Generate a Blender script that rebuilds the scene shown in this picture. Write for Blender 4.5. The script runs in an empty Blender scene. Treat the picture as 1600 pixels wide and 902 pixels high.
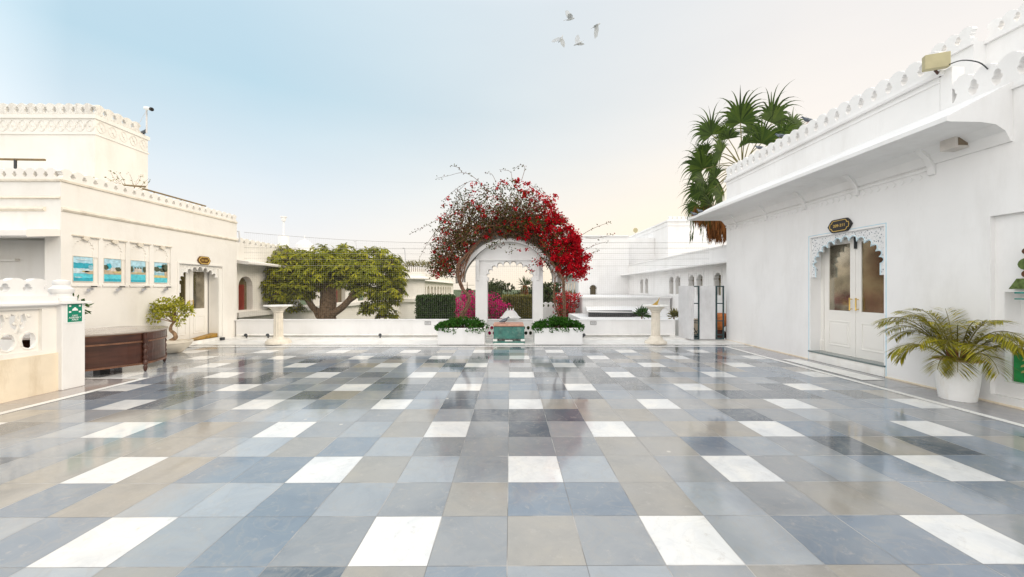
import bpy, bmesh, math, random
from math import sin, cos, pi, sqrt, atan2, radians
from mathutils import Vector, Matrix
from mathutils.geometry import tessellate_polygon
random.seed(7)
S = bpy.context.scene
COL = S.collection

# ------------------------------------------------------------------ camera
FPX, HOR, YAW, CH = 581.65, 451.85, 0.0049, 1.6
cd = bpy.data.cameras.new('camera'); cam = bpy.data.objects.new('camera', cd); COL.objects.link(cam)
cd.sensor_fit = 'HORIZONTAL'; cd.sensor_width = 36; cd.lens = 36 * FPX / 1600
cd.shift_y = (HOR - 451) / 1600; cd.clip_start = .05; cd.clip_end = 3000
cam.location = (0, 0, CH); cam.rotation_euler = (pi / 2, 0, -YAW)
S.camera = cam

# ------------------------------------------------------------------ sky + sun
SUN_EL, SUN_AZ = radians(32), radians(107)     # azimuth clockwise from +Y: behind and right
W = bpy.data.worlds.new('World'); S.world = W; W.use_nodes = True
nt = W.node_tree; nt.nodes.clear()
def N(t, typ, **k):
    n = t.nodes.new(typ)
    for a, b in k.items(): setattr(n, a, b)
    return n
out = N(nt, 'ShaderNodeOutputWorld'); bg = N(nt, 'ShaderNodeBackground')
sky = N(nt, 'ShaderNodeTexSky', sky_type='NISHITA'); sky.sun_disc = False
sky.sun_elevation = SUN_EL; sky.sun_rotation = SUN_AZ; sky.air_density = 1.0; sky.dust_density = 2.5
tc = N(nt, 'ShaderNodeTexCoord'); sep = N(nt, 'ShaderNodeSeparateXYZ')
nt.links.new(tc.outputs['Generated'], sep.inputs[0])
def math_(t, op, a, b=None, clamp=False):
    n = N(t, 'ShaderNodeMath', operation=op); n.use_clamp = clamp
    for i, v in enumerate((a, b)):
        if v is None: continue
        if isinstance(v, (int, float)): n.inputs[i].default_value = v
        else: t.links.new(v, n.inputs[i])
    return n.outputs[0]
def ramp(t, fac, stops):
    r = N(t, 'ShaderNodeValToRGB'); e = r.color_ramp.elements
    while len(e) > 1: e.remove(e[-1])
    e[0].position = stops[0][0]; e[0].color = (*stops[0][1], 1)
    for p, c in stops[1:]:
        q = e.new(p); q.color = (*c, 1)
    t.links.new(fac, r.inputs[0]); return r.outputs[0]
def mix(t, f, a, b, mode='MIX'):
    n = N(t, 'ShaderNodeMix', data_type='RGBA', blend_type=mode)
    if isinstance(f, (int, float)): n.inputs[0].default_value = f
    else: t.links.new(f, n.inputs[0])
    for i, v in ((6, a), (7, b)):
        if isinstance(v, tuple): n.inputs[i].default_value = (*v, 1) if len(v) == 3 else v
        else: t.links.new(v, n.inputs[i])
    return n.outputs[2]
# thin evening veil: cooler to the left, cream to the right, warm low down, overhead brightened to fill the walls
el = math_(nt, 'MAXIMUM', sep.outputs[2], 0.0)
left = ramp(nt, el, [(0, (.84, .78, .72)), (.12, (.78, .77, .76)), (.24, (.66, .73, .77)), (.42, (.45, .62, .71)), (.6, (.50, .65, .74)), (.8, (.8, .86, .92)), (1, (1.0, 1.05, 1.1))])
right = ramp(nt, el, [(0, (1.0, .83, .57)), (.15, (.96, .83, .65)), (.35, (.84, .79, .73)), (.6, (.74, .73, .72)), (1, (1.0, 1.05, 1.1))])
side = math_(nt, 'ADD', math_(nt, 'MULTIPLY', sep.outputs[0], 0.95), 0.48, True)
veil = mix(nt, side, left, right)
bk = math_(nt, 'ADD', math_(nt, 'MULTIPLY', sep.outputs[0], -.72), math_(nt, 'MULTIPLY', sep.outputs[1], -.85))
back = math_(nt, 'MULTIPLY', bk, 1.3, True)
veil = mix(nt, back, veil, (1.70, 1.66, 1.60))  # sky brightness added out of view, behind and left, to light the walls
cl = N(nt, 'ShaderNodeTexNoise'); cl.inputs['Scale'].default_value = 1.6; cl.inputs['Detail'].default_value = 5
mp = N(nt, 'ShaderNodeMapping'); mp.inputs['Scale'].default_value = (1, 1, 3.5)
nt.links.new(tc.outputs['Generated'], mp.inputs[0]); nt.links.new(mp.outputs[0], cl.inputs['Vector'])
clf = ramp(nt, cl.outputs[0], [(.3, (.97, .97, .98)), (.7, (1.03, 1.02, 1.01))])
veil = mix(nt, 1.0, veil, clf, 'MULTIPLY')
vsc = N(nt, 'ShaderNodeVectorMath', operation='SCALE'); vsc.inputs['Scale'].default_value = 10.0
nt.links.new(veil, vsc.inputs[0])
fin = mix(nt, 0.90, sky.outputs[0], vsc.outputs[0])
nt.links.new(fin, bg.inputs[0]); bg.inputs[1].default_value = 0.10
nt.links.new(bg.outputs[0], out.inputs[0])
sd = bpy.data.lights.new('sun', 'SUN'); sd.energy = 1.4; sd.angle = radians(28); sd.color = (1, .88, .70)
sun = bpy.data.objects.new('sun', sd); COL.objects.link(sun)
dirv = Vector((sin(SUN_AZ) * cos(SUN_EL), cos(SUN_AZ) * cos(SUN_EL), sin(SUN_EL)))
sun.rotation_euler = dirv.to_track_quat('Z', 'Y').to_euler(); sun.location = dirv * 60
vs = S.view_settings; vs.view_transform = 'Standard'; vs.look = 'None'; vs.exposure = 0.34; vs.gamma = 1; vs.use_curve_mapping = False
S.cycles.max_bounces = 8; S.cycles.diffuse_bounces = 4; S.cycles.glossy_bounces = 4; S.cycles.transparent_max_bounces = 16

# ------------------------------------------------------------------ materials
MATS = {}
def mat(name, col, rough=.6, var=.06, scale=6., bump=0., bscale=40., metal=0., spec=.5, island=0., dirt=None, wood=False, trans=0., speck=None):
    if name in MATS: return MATS[name]
    m = bpy.data.materials.new(name); m.use_nodes = True; t = m.node_tree
    b = t.nodes['Principled BSDF']; b.inputs['Roughness'].default_value = rough
    b.inputs['Metallic'].default_value = metal; b.inputs['Specular IOR Level'].default_value = spec
    co = N(t, 'ShaderNodeTexCoord'); g = N(t, 'ShaderNodeNewGeometry')
    nz = N(t, 'ShaderNodeTexNoise'); nz.inputs['Scale'].default_value = scale; nz.inputs['Detail'].default_value = 6
    mp = N(t, 'ShaderNodeMapping'); t.links.new(g.outputs['Position'], mp.inputs[0])
    if wood: mp.inputs['Scale'].default_value = (1, 1, .12) if wood == 'v' else (.2, .2, 1.5)
    t.links.new(mp.outputs[0], nz.inputs['Vector'])
    lo = tuple(c * (1 - var * 2) for c in col); hi = tuple(min(1, c * (1 + var)) for c in col)
    c = ramp(t, nz.outputs[0], [(.3, lo), (.65, hi)])
    if island:
        a = tuple(x * (1 - island) for x in col); d = (min(1, col[0] * (1 + island * 1.5)), min(1, col[1] * (1 + island)), col[2] * (1 + island * .3))
        ic = ramp(t, g.outputs['Random Per Island'], [(0, a), (.5, col), (1, d)])
        c = mix(t, .75, c, ic)
    if dirt:
        n2 = N(t, 'ShaderNodeTexNoise'); n2.inputs['Scale'].default_value = dirt[1]; n2.inputs['Detail'].default_value = 8; n2.inputs['Roughness'].default_value = .7
        m2 = N(t, 'ShaderNodeMapping'); m2.inputs['Scale'].default_value = dirt[3] if len(dirt) > 3 else (1, 1, .25)
        t.links.new(g.outputs['Position'], m2.inputs[0]); t.links.new(m2.outputs[0], n2.inputs['Vector'])
        f = ramp(t, n2.outputs[0], [(.5, (0, 0, 0)), (.75, (dirt[2],) * 3)])
        c = mix(t, f, c, dirt[0])
    if speck:
        v = N(t, 'ShaderNodeTexVoronoi'); v.inputs['Scale'].default_value = speck[1]; t.links.new(g.outputs['Position'], v.inputs['Vector'])
        f = ramp(t, v.outputs['Distance'], [(speck[2], (1, 1, 1)), (speck[2] + .08, (0, 0, 0))])
        c = mix(t, f, c, speck[0])
    t.links.new(c, b.inputs['Base Color'])
    if bump:
        n3 = N(t, 'ShaderNodeTexNoise'); n3.inputs['Scale'].default_value = bscale; n3.inputs['Detail'].default_value = 5
        t.links.new(g.outputs['Position'], n3.inputs['Vector'])
        bp = N(t, 'ShaderNodeBump'); bp.inputs['Strength'].default_value = bump; bp.inputs['Distance'].default_value = .02
        t.links.new(n3.outputs[0], bp.inputs['Height']); t.links.new(bp.outputs[0], b.inputs['Normal'])
    if trans:
        tr = N(t, 'ShaderNodeBsdfTranslucent'); t.links.new(c, tr.inputs[0]); mx = N(t, 'ShaderNodeMixShader'); mx.inputs[0].default_value = trans
        o = t.nodes['Material Output']; t.links.new(b.outputs[0], mx.inputs[1]); t.links.new(tr.outputs[0], mx.inputs[2]); t.links.new(mx.outputs[0], o.inputs[0])
    MATS[name] = m; return m
DIRT = ((.55, .53, .50), 1.3, .32)
PL = mat('white_plaster', (.82, .815, .81), .75, .015, 1.5, .22, 6, dirt=DIRT)
PLW = mat('cream_plaster', (.82, .795, .755), .75, .02, 1.5, .22, 6, dirt=((.55, .50, .42), 1.1, .30))
PLD = mat('weathered_plaster', (.46, .44, .40), .8, .03, 2, .2, 12, dirt=((.30, .27, .24), 2.5, .75))
PLC = mat('carved_plaster', (.78, .76, .72), .8, .04, 8, .9, 30, dirt=((.35, .30, .25), 5, .6))
STUC = mat('yellowed_render', (.80, .70, .55), .85, .05, 2, .25, 10, dirt=((.45, .34, .2), 2.2, .7))
MARB = mat('white_marble', (.84, .83, .80), .35, .04, 3, dirt=((.55, .5, .42), 2.2, .5))
STONE = mat('cream_stone', (.74, .68, .58), .6, .05, 7, .25, 25, dirt=((.4, .33, .25), 3, .7))
PAINT = mat('white_paint', (.82, .80, .76), .35, .01, 4)
BLUE = mat('pale_blue_paint', (.42, .66, .78), .6, .05)
DOTS = mat('carved_spandrel', (.80, .80, .80), .6, .03, 8, dirt=((.2, .25, .3), 55, .9, (1, 1, 1)), speck=((.12, .16, .2), 26, .22))
WOOD = mat('dark_mahogany', (.062, .021, .012), .28, .25, 9, .05, 60, wood=True)
WOODT = mat('worn_wood_top', (.36, .31, .27), .2, .12, 5, wood=True)
METD = mat('dark_metal', (.03, .035, .04), .4, .1)
METT = mat('teal_black_metal', (.02, .05, .055), .35, .1)
PIPE = mat('bamboo_pole', (.22, .15, .06), .5, .2, 12)
BRASS = mat('brass', (.75, .52, .16), .25, .05, metal=.9)
GOLD = mat('gold_paint', (.70, .47, .12), .35, .05)
BLACK = mat('black_lacquer', (.012, .01, .009), .3, .1)
BROWNF = mat('brown_frame', (.14, .07, .02), .35, .1)
GREENM = mat('green_marble', (.035, .16, .13), .15, .2, 6, dirt=((.30, .45, .38), 4, .6, (1, .3, 1)))
PINKS = mat('pink_sandstone', (.55, .30, .22), .6, .15, 9, .2)
BARK = mat('bark', (.30, .19, .11), .85, .25, 12, .8, 30)
VINEB = mat('vine_bark', (.16, .085, .05), .85, .3, 20, .6, 60)
LEAFT = mat('yellow_green_leaf', (.25, .275, .018), .5, .15, 2, spec=.12, island=.75, trans=.35)
LEAFH = mat('hedge_leaf', (.05, .105, .022), .55, .15, 2, spec=.12, island=.55, trans=.2)
LEAFY = mat('olive_leaf', (.21, .20, .055), .55, .15, 2, spec=.12, island=.5, trans=.25)
LEAFP = mat('palm_leaf', (.05, .09, .018), .4, .2, 3, spec=.12, island=.6, trans=.2)
LEAFB = mat('bonsai_leaf', (.36, .37, .05), .5, .15, 2, spec=.12, island=.5, trans=.3)
LEAFV2 = mat('russet_leaf', (.13, .035, .02), .7, .2, 2, spec=.12, island=.6, trans=.2)
LEAFV = mat('vine_leaf', (.075, .08, .018), .5, .2, 2, spec=.12, island=.7, trans=.25)
LEAFG = mat('planter_leaf', (.035, .12, .015), .5, .2, 2, spec=.12, island=.6, trans=.25)
LEAFF = mat('far_tree_leaf', (.06, .085, .03), .6, .2, 2, spec=.12, island=.6, trans=.2)
MAG = mat('magenta_bract', (.62, .010, .20), .6, .15, 2, spec=.12, island=.5, trans=.3)
RED = mat('red_bract', (.47, .006, .018), .6, .15, 2, spec=.12, island=.5, trans=.3)
DEADL = mat('dead_frond', (.20, .085, .03), .8, .3, 3, spec=.12, island=.6)
PGREY = mat('pigeon_grey', (.10, .12, .15), .6, .3, 20)
PLIGHT = mat('pale_feather', (.52, .55, .58), .7, .1, 20)
BEIGE = mat('beige_enamel', (.46, .41, .24), .5, .05)
GSIGN = mat('green_sign', (.0, .22, .13), .4, .03)
WSIGN = mat('white_sign', (.85, .87, .86), .4, .02)
TERRA = mat('terracotta', (.62, .20, .05), .6, .2, 8, .2)
DKBR = mat('dark_brown', (.06, .02, .012), .6, .2)
SOIL = mat('red_soil', (.18, .05, .03), .95, .2, 20, .5)
GREYP = mat('grey_panel', (.66, .66, .67), .7, .05, 3, dirt=((.4, .38, .35), 3, .5))
BLIND = mat('olive_blind', (.13, .10, .05), .7, .15, 4)
RDOOR = mat('maroon_door', (.20, .03, .02), .5, .1)
ROPE = mat('grey_rope', (.34, .33, .30), .8, .1)
NETM = mat('net_cord', (.45, .44, .41), .8, .05)
STEEL = mat('brushed_steel', (.6, .6, .62), .3, .05, metal=.8)
LAWN = mat('lawn_green', (.06, .09, .025), .9, .3, 3, .5, 30)
RIB = mat('petiole', (.18, .16, .04), .5, .2)
YELP = mat('pale_yellow_wall', (.80, .70, .45), .8, .04, 2)
def glass(name, tint, rough=.03):
    return mat(name, tint, rough, .25, 2.5, metal=.85, bump=.04, bscale=2.5)
GLASS = glass('brown_reflection_glass', (.30, .25, .155), .16); GLASSL = glass('grey_door_glass', (.40, .36, .28), .10)  # amber tone stands in for brown reflections of the building opposite
CYAN = [mat('paint_' + n, c, .5, .12, 18) for n, c in (('sky', (.42, .66, .78)), ('teal', (.03, .38, .50)), ('water', (.10, .55, .66)), ('pale', (.55, .70, .76)), ('land', (.50, .40, .28)), ('tree', (.08, .10, .06)), ('sand', (.62, .52, .22)), ('stonewall', (.60, .54, .48)), ('mist', (.28, .52, .62)))]

# ------------------------------------------------------------------ helpers
class MB:
    def __init__(s): s.v = []; s.f = []; s.m = []
    def add(s, vs, fs, m=0):
        o = len(s.v); s.v += [tuple(v) for v in vs]; s.f += [tuple(i + o for i in f) for f in fs]; s.m += [m] * len(fs); return s
    def box(s, x0, x1, y0, y1, z0, z1, m=0):
        v = [(x, y, z) for x in (x0, x1) for y in (y0, y1) for z in (z0, z1)]
        return s.add(v, [(0, 1, 3, 2), (4, 6, 7, 5), (0, 4, 5, 1), (2, 3, 7, 6), (0, 2, 6, 4), (1, 5, 7, 3)], m)
    def plate(s, fr, outer, holes=(), t=.1, m=0, w=0.):
        O, U, V, Wd = fr; loops = [outer] + list(holes)
        tri = tessellate_polygon([[Vector((a, b, 0)) for a, b in l] for l in loops])
        P = [p for l in loops for p in l]; n = len(P)
        F = lambda a, b, c: O + U * a + V * b + Wd * c
        vs = [F(a, b, w) for a, b in P] + [F(a, b, w - t) for a, b in P]
        fs = [tuple(x) for x in tri] + [tuple(i + n for i in reversed(x)) for x in tri]
        o = 0
        for l in loops:
            k = len(l)
            for i in range(k):
                j = (i + 1) % k; fs.append((o + i, o + j, o + j + n, o + i + n))
            o += k
        return s.add(vs, fs, m)
    def tube(s, pts, r, n=6, m=0):
        pts = [Vector(p) for p in pts]; k = len(pts); rr = r if isinstance(r, (list, tuple)) else [r] * k
        vs = []; up = Vector((0, 0, 1)); prev = None
        for i, p in enumerate(pts):
            d = (pts[min(i + 1, k - 1)] - pts[max(i - 1, 0)]); d = d.normalized() if d.length > 1e-9 else Vector((0, 0, 1))
            a = d.cross(prev if prev is not None else (up if abs(d.z) < .9 else Vector((1, 0, 0))))
            if a.length < 1e-6: a = d.orthogonal()
            a.normalize(); b = d.cross(a).normalized(); prev = b if False else None
            if i and (a.dot(la) < 0): a = -a; b = -b
            la = a
            for j in range(n):
                t = 2 * pi * j / n; vs.append(p + a * (rr[i] * cos(t)) + b * (rr[i] * sin(t)))
        fs = [(i * n + j, i * n + (j + 1) % n, (i + 1) * n + (j + 1) % n, (i + 1) * n + j) for i in range(k - 1) for j in range(n)]
        fs += [tuple(range(n)), tuple(range((k - 1) * n, k * n))]
        return s.add(vs, fs, m)
    def lathe(s, prof, c, n=24, m=0, sx=1., sy=1., ang=(0, 2 * pi)):
        vs = [(c[0] + r * sx * cos(2 * pi * j / n), c[1] + r * sy * sin(2 * pi * j / n), c[2] + z) for r, z in prof for j in range(n)]
        fs = [(i * n + j, i * n + (j + 1) % n, (i + 1) * n + (j + 1) % n, (i + 1) * n + j) for i in range(len(prof) - 1) for j in range(n)]
        if prof[0][0] > 1e-5: fs.append(tuple(range(n)))
        if prof[-1][0] > 1e-5: fs.append(tuple(range((len(prof) - 1) * n, len(prof) * n)))
        return s.add(vs, fs, m)
    def sweep(s, prof, fr, u0, u1, m=0):
        # profile (w, v) swept along U
        O, U, V, Wd = fr; n = len(prof)
        vs = [O + U * u + V * v + Wd * w for u in (u0, u1) for w, v in prof]
        fs = [(i, (i + 1) % n, (i + 1) % n + n, i + n) for i in range(n)]
        tri = tessellate_polygon([[Vector((a, b, 0)) for a, b in prof]])
        fs += [tuple(x) for x in tri] + [tuple(i + n for i in x) for x in tri]
        return s.add(vs, fs, m)
    def ico(s, c, r, sub=2, m=0):
        bm = bmesh.new(); bmesh.ops.create_icosphere(bm, subdivisions=sub, radius=1)
        rx = r if isinstance(r, tuple) else (r, r, r)
        vs = [(c[0] + v.co.x * rx[0], c[1] + v.co.y * rx[1], c[2] + v.co.z * rx[2]) for v in bm.verts]
        fs = [tuple(v.index for v in f.verts) for f in bm.faces]; bm.free(); return s.add(vs, fs, m)
def wloc(o):
    l = Vector((0, 0, 0))
    while o is not None: l += o.location; o = o.parent
    return l
def build(name, mb, mats, parent=None, smooth=False, bevel=0., loc=None, fix=True):
    if not isinstance(mats, (list, tuple)): mats = [mats]
    me = bpy.data.meshes.new(name)
    if parent is not None: off = wloc(parent)
    elif loc is not None: off = Vector(loc)
    else:
        xs = [v[0] for v in mb.v]; ys = [v[1] for v in mb.v]; zs = [v[2] for v in mb.v]
        off = Vector(((min(xs) + max(xs)) / 2, (min(ys) + max(ys)) / 2, min(zs)))
    me.from_pydata([(v[0] - off.x, v[1] - off.y, v[2] - off.z) for v in mb.v], [], mb.f)
    for m in mats: me.materials.append(m)
    me.polygons.foreach_set('material_index', mb.m)
    if fix:
        bm = bmesh.new(); bm.from_mesh(me); bmesh.ops.recalc_face_normals(bm, faces=bm.faces); bm.to_mesh(me); bm.free()
    if smooth:
        me.polygons.foreach_set('use_smooth', [True] * len(me.polygons))
        if smooth != 'all':
            try: me.set_sharp_from_angle(angle=radians(40))
            except Exception: pass
    me.update()
    o = bpy.data.objects.new(name, me); COL.objects.link(o)
    if parent is not None: o.parent = parent
    else: o.location = off
    if bevel:
        b = o.modifiers.new('bevel', 'BEVEL'); b.width = bevel; b.segments = 2; b.limit_method = 'ANGLE'; b.angle_limit = radians(40)
    return o
def tag(o, label=None, cat=None, group=None, kind=None):
    if label: o['label'] = label
    if cat: o['category'] = cat
    if group: o['group'] = group
    if kind: o['kind'] = kind
    return o
def thing(name, loc, label, cat, group=None):
    o = bpy.data.objects.new(name, None); o.empty_display_size = .2; COL.objects.link(o); o.location = loc
    return tag(o, label, cat, group)
def copy_tree(o, parent=None):
    c = o.copy(); COL.objects.link(c); c.parent = parent
    for ch in list(o.children): copy_tree(ch, c)
    return c
def at(x, y, Y):       # where the ray of a photo pixel reaches depth Y
    a = (x - 800) / FPX; dx = cos(YAW) * a + sin(YAW); dy = cos(YAW) - sin(YAW) * a
    return Vector((dx / dy * Y, Y, CH + (HOR - y) / FPX / dy * Y))
X_, Y_, Z_ = Vector((1, 0, 0)), Vector((0, 1, 0)), Vector((0, 0, 1))
def FX(x, sgn): return (Vector((x, 0, 0)), Y_, Z_, X_ * sgn)      # wall at X=x facing sgn*X, u = world Y, v = z
def FY(y): return (Vector((0, y, 0)), X_, Z_, -Y_)                  # wall at Y=y facing the camera, u = X
def rect(a, b, c, d): return [(a, c), (b, c), (b, d), (a, d)]
def cusp(cu, hw, base, spring, top, n, sub=5, b=1.0):
    pts = [(cu - hw, base)] if base < spring - .001 else []
    K = [(cu + hw * cos(pi - pi * k / n), spring + (top - spring) * sin(pi * k / n)) for k in range(n + 1)]
    for k in range(n):
        (x0, y0), (x1, y1) = K[k], K[k + 1]; mx, my = (x0 + x1) / 2, (y0 + y1) / 2; r = sqrt((x1 - x0) ** 2 + (y1 - y0) ** 2) / 2
        a0 = atan2(y0 - my, x0 - mx)
        for j in range(sub):
            t = a0 - pi * j / sub
            ex, ey = mx + r * cos(t), my + r * sin(t)
            nx, ny = -(y1 - y0), (x1 - x0); nl = sqrt(nx * nx + ny * ny) or 1; nx /= nl; ny /= nl; dn = (ex - mx) * nx + (ey - my) * ny
            pts.append((ex + nx * dn * (b - 1), ey + ny * dn * (b - 1)))
    pts.append(K[-1])
    if base < spring - .001: pts.append((cu + hw, base))
    return pts
def arch(cu, hw, base, spring, top, n=10):
    return [(cu - hw, base)] + [(cu + hw * cos(pi - pi * k / n), spring + (top - spring) * sin(pi * k / n)) for k in range(n + 1)] + [(cu + hw, base)]
def merlons(mb, fr, u0, u1, v0, h, period, t=.09, m=0, w=0.):
    n = max(1, round((u1 - u0) / period)); p = (u1 - u0) / n
    half = [(0, 0), (0, .2), (.10, .22), (.20, .34), (.24, .46), (.14, .52), (.15, .60), (.07, .68), (0, .70), (0, .74)]
    dome = [(.04, .84), (.14, .90), (.2, .90), (.26, .96), (.38, .995)]
    prof = half + dome + [(.5, 1.0)] + [(1 - a, b) for a, b in reversed(dome)] + [(1 - a, b) for a, b in reversed(half)]
    for i in range(n):
        mb.plate(fr, [(u0 + (i + a) * p, v0 + b * h) for a, b in prof], (), t, m, w)
    return mb
def text(s, size, fr, u, v, w, depth, material, parent, name='lettering', mirror=False):
    cu = bpy.data.curves.new(name, 'FONT'); cu.body = s; cu.size = size; cu.align_x = 'CENTER'; cu.align_y = 'CENTER'; cu.extrude = depth
    o = bpy.data.objects.new('t', cu); COL.objects.link(o); bpy.context.view_layer.update()
    me = bpy.data.meshes.new_from_object(o.evaluated_get(bpy.context.evaluated_depsgraph_get())); bpy.data.objects.remove(o)
    O, U, V, Wd = fr; off = wloc(parent); sg = -1 if mirror else 1
    for vt in me.vertices:
        c = vt.co; vt.co = O + U * (u + c.x * sg) + V * (v + c.y) + Wd * (w + c.z) - off
    me.materials.clear(); me.materials.append(material); me.name = name
    q = bpy.data.objects.new(name, me); COL.objects.link(q); q.parent = parent; return q
rnd = random.random
def rv():
    while True:
        v = Vector((rnd() * 2 - 1, rnd() * 2 - 1, rnd() * 2 - 1))
        if .05 < v.length < 1: return v.normalized()
def leaf(mb, p, d, n, L, Wd, m=0, fold=.0):
    d = d.normalized(); s = d.cross(n)
    if s.length < 1e-4: s = d.orthogonal()
    s.normalize(); nn = s.cross(d)
    mb.add([p, p + d * L * .5 + s * Wd * .5 + nn * fold * L, p + d * L - nn * L * .12, p + d * L * .5 - s * Wd * .5 + nn * fold * L], [(0, 1, 2, 3)], m)
def cloud(mb, c, r, n, L, Wd, m=0, shell=.55, droop=.2, flat=False):
    for _ in range(n):
        v = rv(); k = shell + (1 - shell) * rnd() ** .6
        p = Vector((c[0] + v.x * r[0] * k, c[1] + v.y * r[1] * k, c[2] + v.z * r[2] * k))
        d = (v + rv() * .9 - Z_ * droop)
        leaf(mb, p, d, rv() + Z_ * .6, L * (.7 + .6 * rnd()), Wd * (.7 + .6 * rnd()), m)

# ------------------------------------------------------------------ ground, terrace
T = .46156; X0 = -.018
g = MB(); g.add([(-900, 12.3, -1.2), (900, 12.3, -1.2), (900, 1500, -1.2), (-900, 1500, -1.2), (-900, -600, -1.2), (900, -600, -1.2)], [(0, 1, 2, 3), (4, 5, 1, 0)])
tag(build('garden_ground', g, LAWN), kind='structure')
g = MB(); g.box(-22, 22, -12, 12.42, -1.2, -.012)
tag(build('terrace_slab', g, mat('slate_border', (.235, .25, .27), .15, .12, 3, spec=.6, dirt=((.42, .39, .35), 1.2, .7, (1, 1, 1)))), kind='structure')

PY = [884.4, 806.6, 754, 713, 683, 658.8, 639.3, 624, 610.5, 600, 590, 581.4, 574, 567.2, 561.5, 556, 551.4, 546.8]
RY = [FPX * CH / (y - HOR) for y in PY]
RY = [RY[0] - .47 * k for k in range(14, 0, -1)] + RY + [10.28]
FIRST = -14
PAL = {'b': (.205, .25, .305), 'd': (.105, .128, .155), 'g': (.28, .295, .31), 'l': (.35, .38, .41), 't': (.35, .33, .295), 'w': (.75, .75, .735)}
NEAR = {-1: (-8, 'lbltbdtbllgttbbtlbb'), 0: (-8, 'lbwlbgwgtgwlbbwgtb'), 1: (-9, 'tbtllblgtbbtlgttbbg'), 2: (-10, 'gtwtbbwtlgwltgwglbwb'),
        3: (-10, 'gttlltblggggttblgdtdb'), 4: (-11, 'lwbtgbwlttwdgtwttbbwbd'), 5: (-12, 'gttgblllgtldddttgbdglb'), 6: (-12, 'wdblwlbgwldgwttgwgtt')}
fl = MB(); cols = []
def tile(x0, x1, y0, y1, c):
    fl.add([(x0, y0, 0), (x1, y0, 0), (x1, y1, 0), (x0, y1, 0)], [(0, 1, 2, 3)]); cols.append(c)
R2 = random.Random(11)
for r in range(FIRST, len(RY) - 1 + FIRST):
    y0, y1 = RY[r - FIRST], RY[r - FIRST + 1]
    for i in range(-19, 13):
        x0, x1 = X0 + i * T, X0 + (i + 1) * T
        ym = (y0 + y1) / 2
        lim = -6.48 if ym < 6.72 else -8.72
        if x1 < lim: continue
        x0 = max(x0, lim); x1 = min(x1, 5.94)
        yy1 = y1 if r < len(RY) - 2 + FIRST else 10.28
        white = (r % 2 == 0) and ((i - (-2 if (r % 4 == 0) else 0)) % 4 == 0)
        k = R2.choices('bdglt', (34, 10, 22, 14, 20))[0]
        if r > 6: k = R2.choices('bdglt', (34, 26, 22, 8, 10))[0]
        if r in NEAR:
            st, sq = NEAR[r]
            if 0 <= i - st < len(sq): k = sq[i - st]
            if k == 'w': k = 'g'
        if white: k = 'w'
        a = 1 + (R2.random() - .5) * (.04 if k == 'w' else .22)
        c = tuple(min(.9, q * a) for q in PAL[k])
        tile(x0, x1, y0, yy1, c)
def strip(x0, x1, y0, y1, c): tile(x0, x1, y0, y1, c)
fo = None
M = bpy.data.materials.new('polished_floor_tiles'); M.use_nodes = True; t = M.node_tree; b = t.nodes['Principled BSDF']
at_ = N(t, 'ShaderNodeAttribute', attribute_name='stone'); g_ = N(t, 'ShaderNodeNewGeometry')
n1 = N(t, 'ShaderNodeTexNoise'); n1.inputs['Scale'].default_value = 2.3; n1.inputs['Detail'].default_value = 8; n1.inputs['Roughness'].default_value = .65; n1.inputs['Distortion'].default_value = .6
off = N(t, 'ShaderNodeVectorMath', operation='MULTIPLY_ADD'); t.links.new(at_.outputs['Color'], off.inputs[0]); off.inputs[1].default_value = (47, 31, 23); t.links.new(g_.outputs['Position'], off.inputs[2])
t.links.new(off.outputs[0], n1.inputs['Vector'])
v1 = ramp(t, n1.outputs[0], [(.28, (.80, .82, .85)), (.5, (1, 1, 1)), (.72, (1.16, 1.12, 1.05))])
c = mix(t, 1.0, at_.outputs['Color'], v1, 'MULTIPLY')
n2 = N(t, 'ShaderNodeTexNoise'); n2.inputs['Scale'].default_value = 11; n2.inputs['Detail'].default_value = 8; n2.inputs['Roughness'].default_value = .75; t.links.new(off.outputs[0], n2.inputs['Vector'])
f2 = ramp(t, n2.outputs[0], [(.57, (0, 0, 0)), (.72, (.55, .55, .55))])
c = mix(t, f2, c, (.50, .46, .41))
n6 = N(t, 'ShaderNodeTexNoise'); n6.inputs['Scale'].default_value = .9; n6.inputs['Detail'].default_value = 7; n6.inputs['Distortion'].default_value = 1.0; t.links.new(g_.outputs['Position'], n6.inputs['Vector'])
isw = math_(t, 'LESS_THAN', math_(t, 'ADD', at_.outputs['Fac'], 0), .6)
c = mix(t, math_(t, 'MULTIPLY', ramp(t, n6.outputs[0], [(.40, (0, 0, 0)), (.68, (.42, .42, .42))]), isw), c, (.36, .36, .36))
f3 = ramp(t, n2.outputs[0], [(.24, (.5, .5, .5)), (.36, (0, 0, 0))]); c = mix(t, f3, c, (.16, .16, .16))
nv = N(t, 'ShaderNodeTexNoise'); nv.inputs['Scale'].default_value = 3.0; nv.inputs['Detail'].default_value = 9; nv.inputs['Distortion'].default_value = 1.6; t.links.new(off.outputs[0], nv.inputs['Vector'])
isw0 = math_(t, 'LESS_THAN', at_.outputs['Fac'], .6)
c = mix(t, math_(t, 'MULTIPLY', ramp(t, nv.outputs[0], [(.455, (0, 0, 0)), (.495, (.24, .24, .24)), (.50, (.24, .24, .24)), (.53, (0, 0, 0))]), math_(t, 'ADD', math_(t, 'MULTIPLY', isw0, .65), .35)), c, (.36, .34, .31))
vo = N(t, 'ShaderNodeTexVoronoi'); vo.inputs['Scale'].default_value = 1.7; vo.inputs['Randomness'].default_value = 1; t.links.new(g_.outputs['Position'], vo.inputs['Vector'])
f4 = ramp(t, vo.outputs['Distance'], [(.0, (.8, .8, .8)), (.03, (.7, .7, .7)), (.045, (0, 0, 0))]); c = mix(t, f4, c, (.66, .62, .55))
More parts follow.
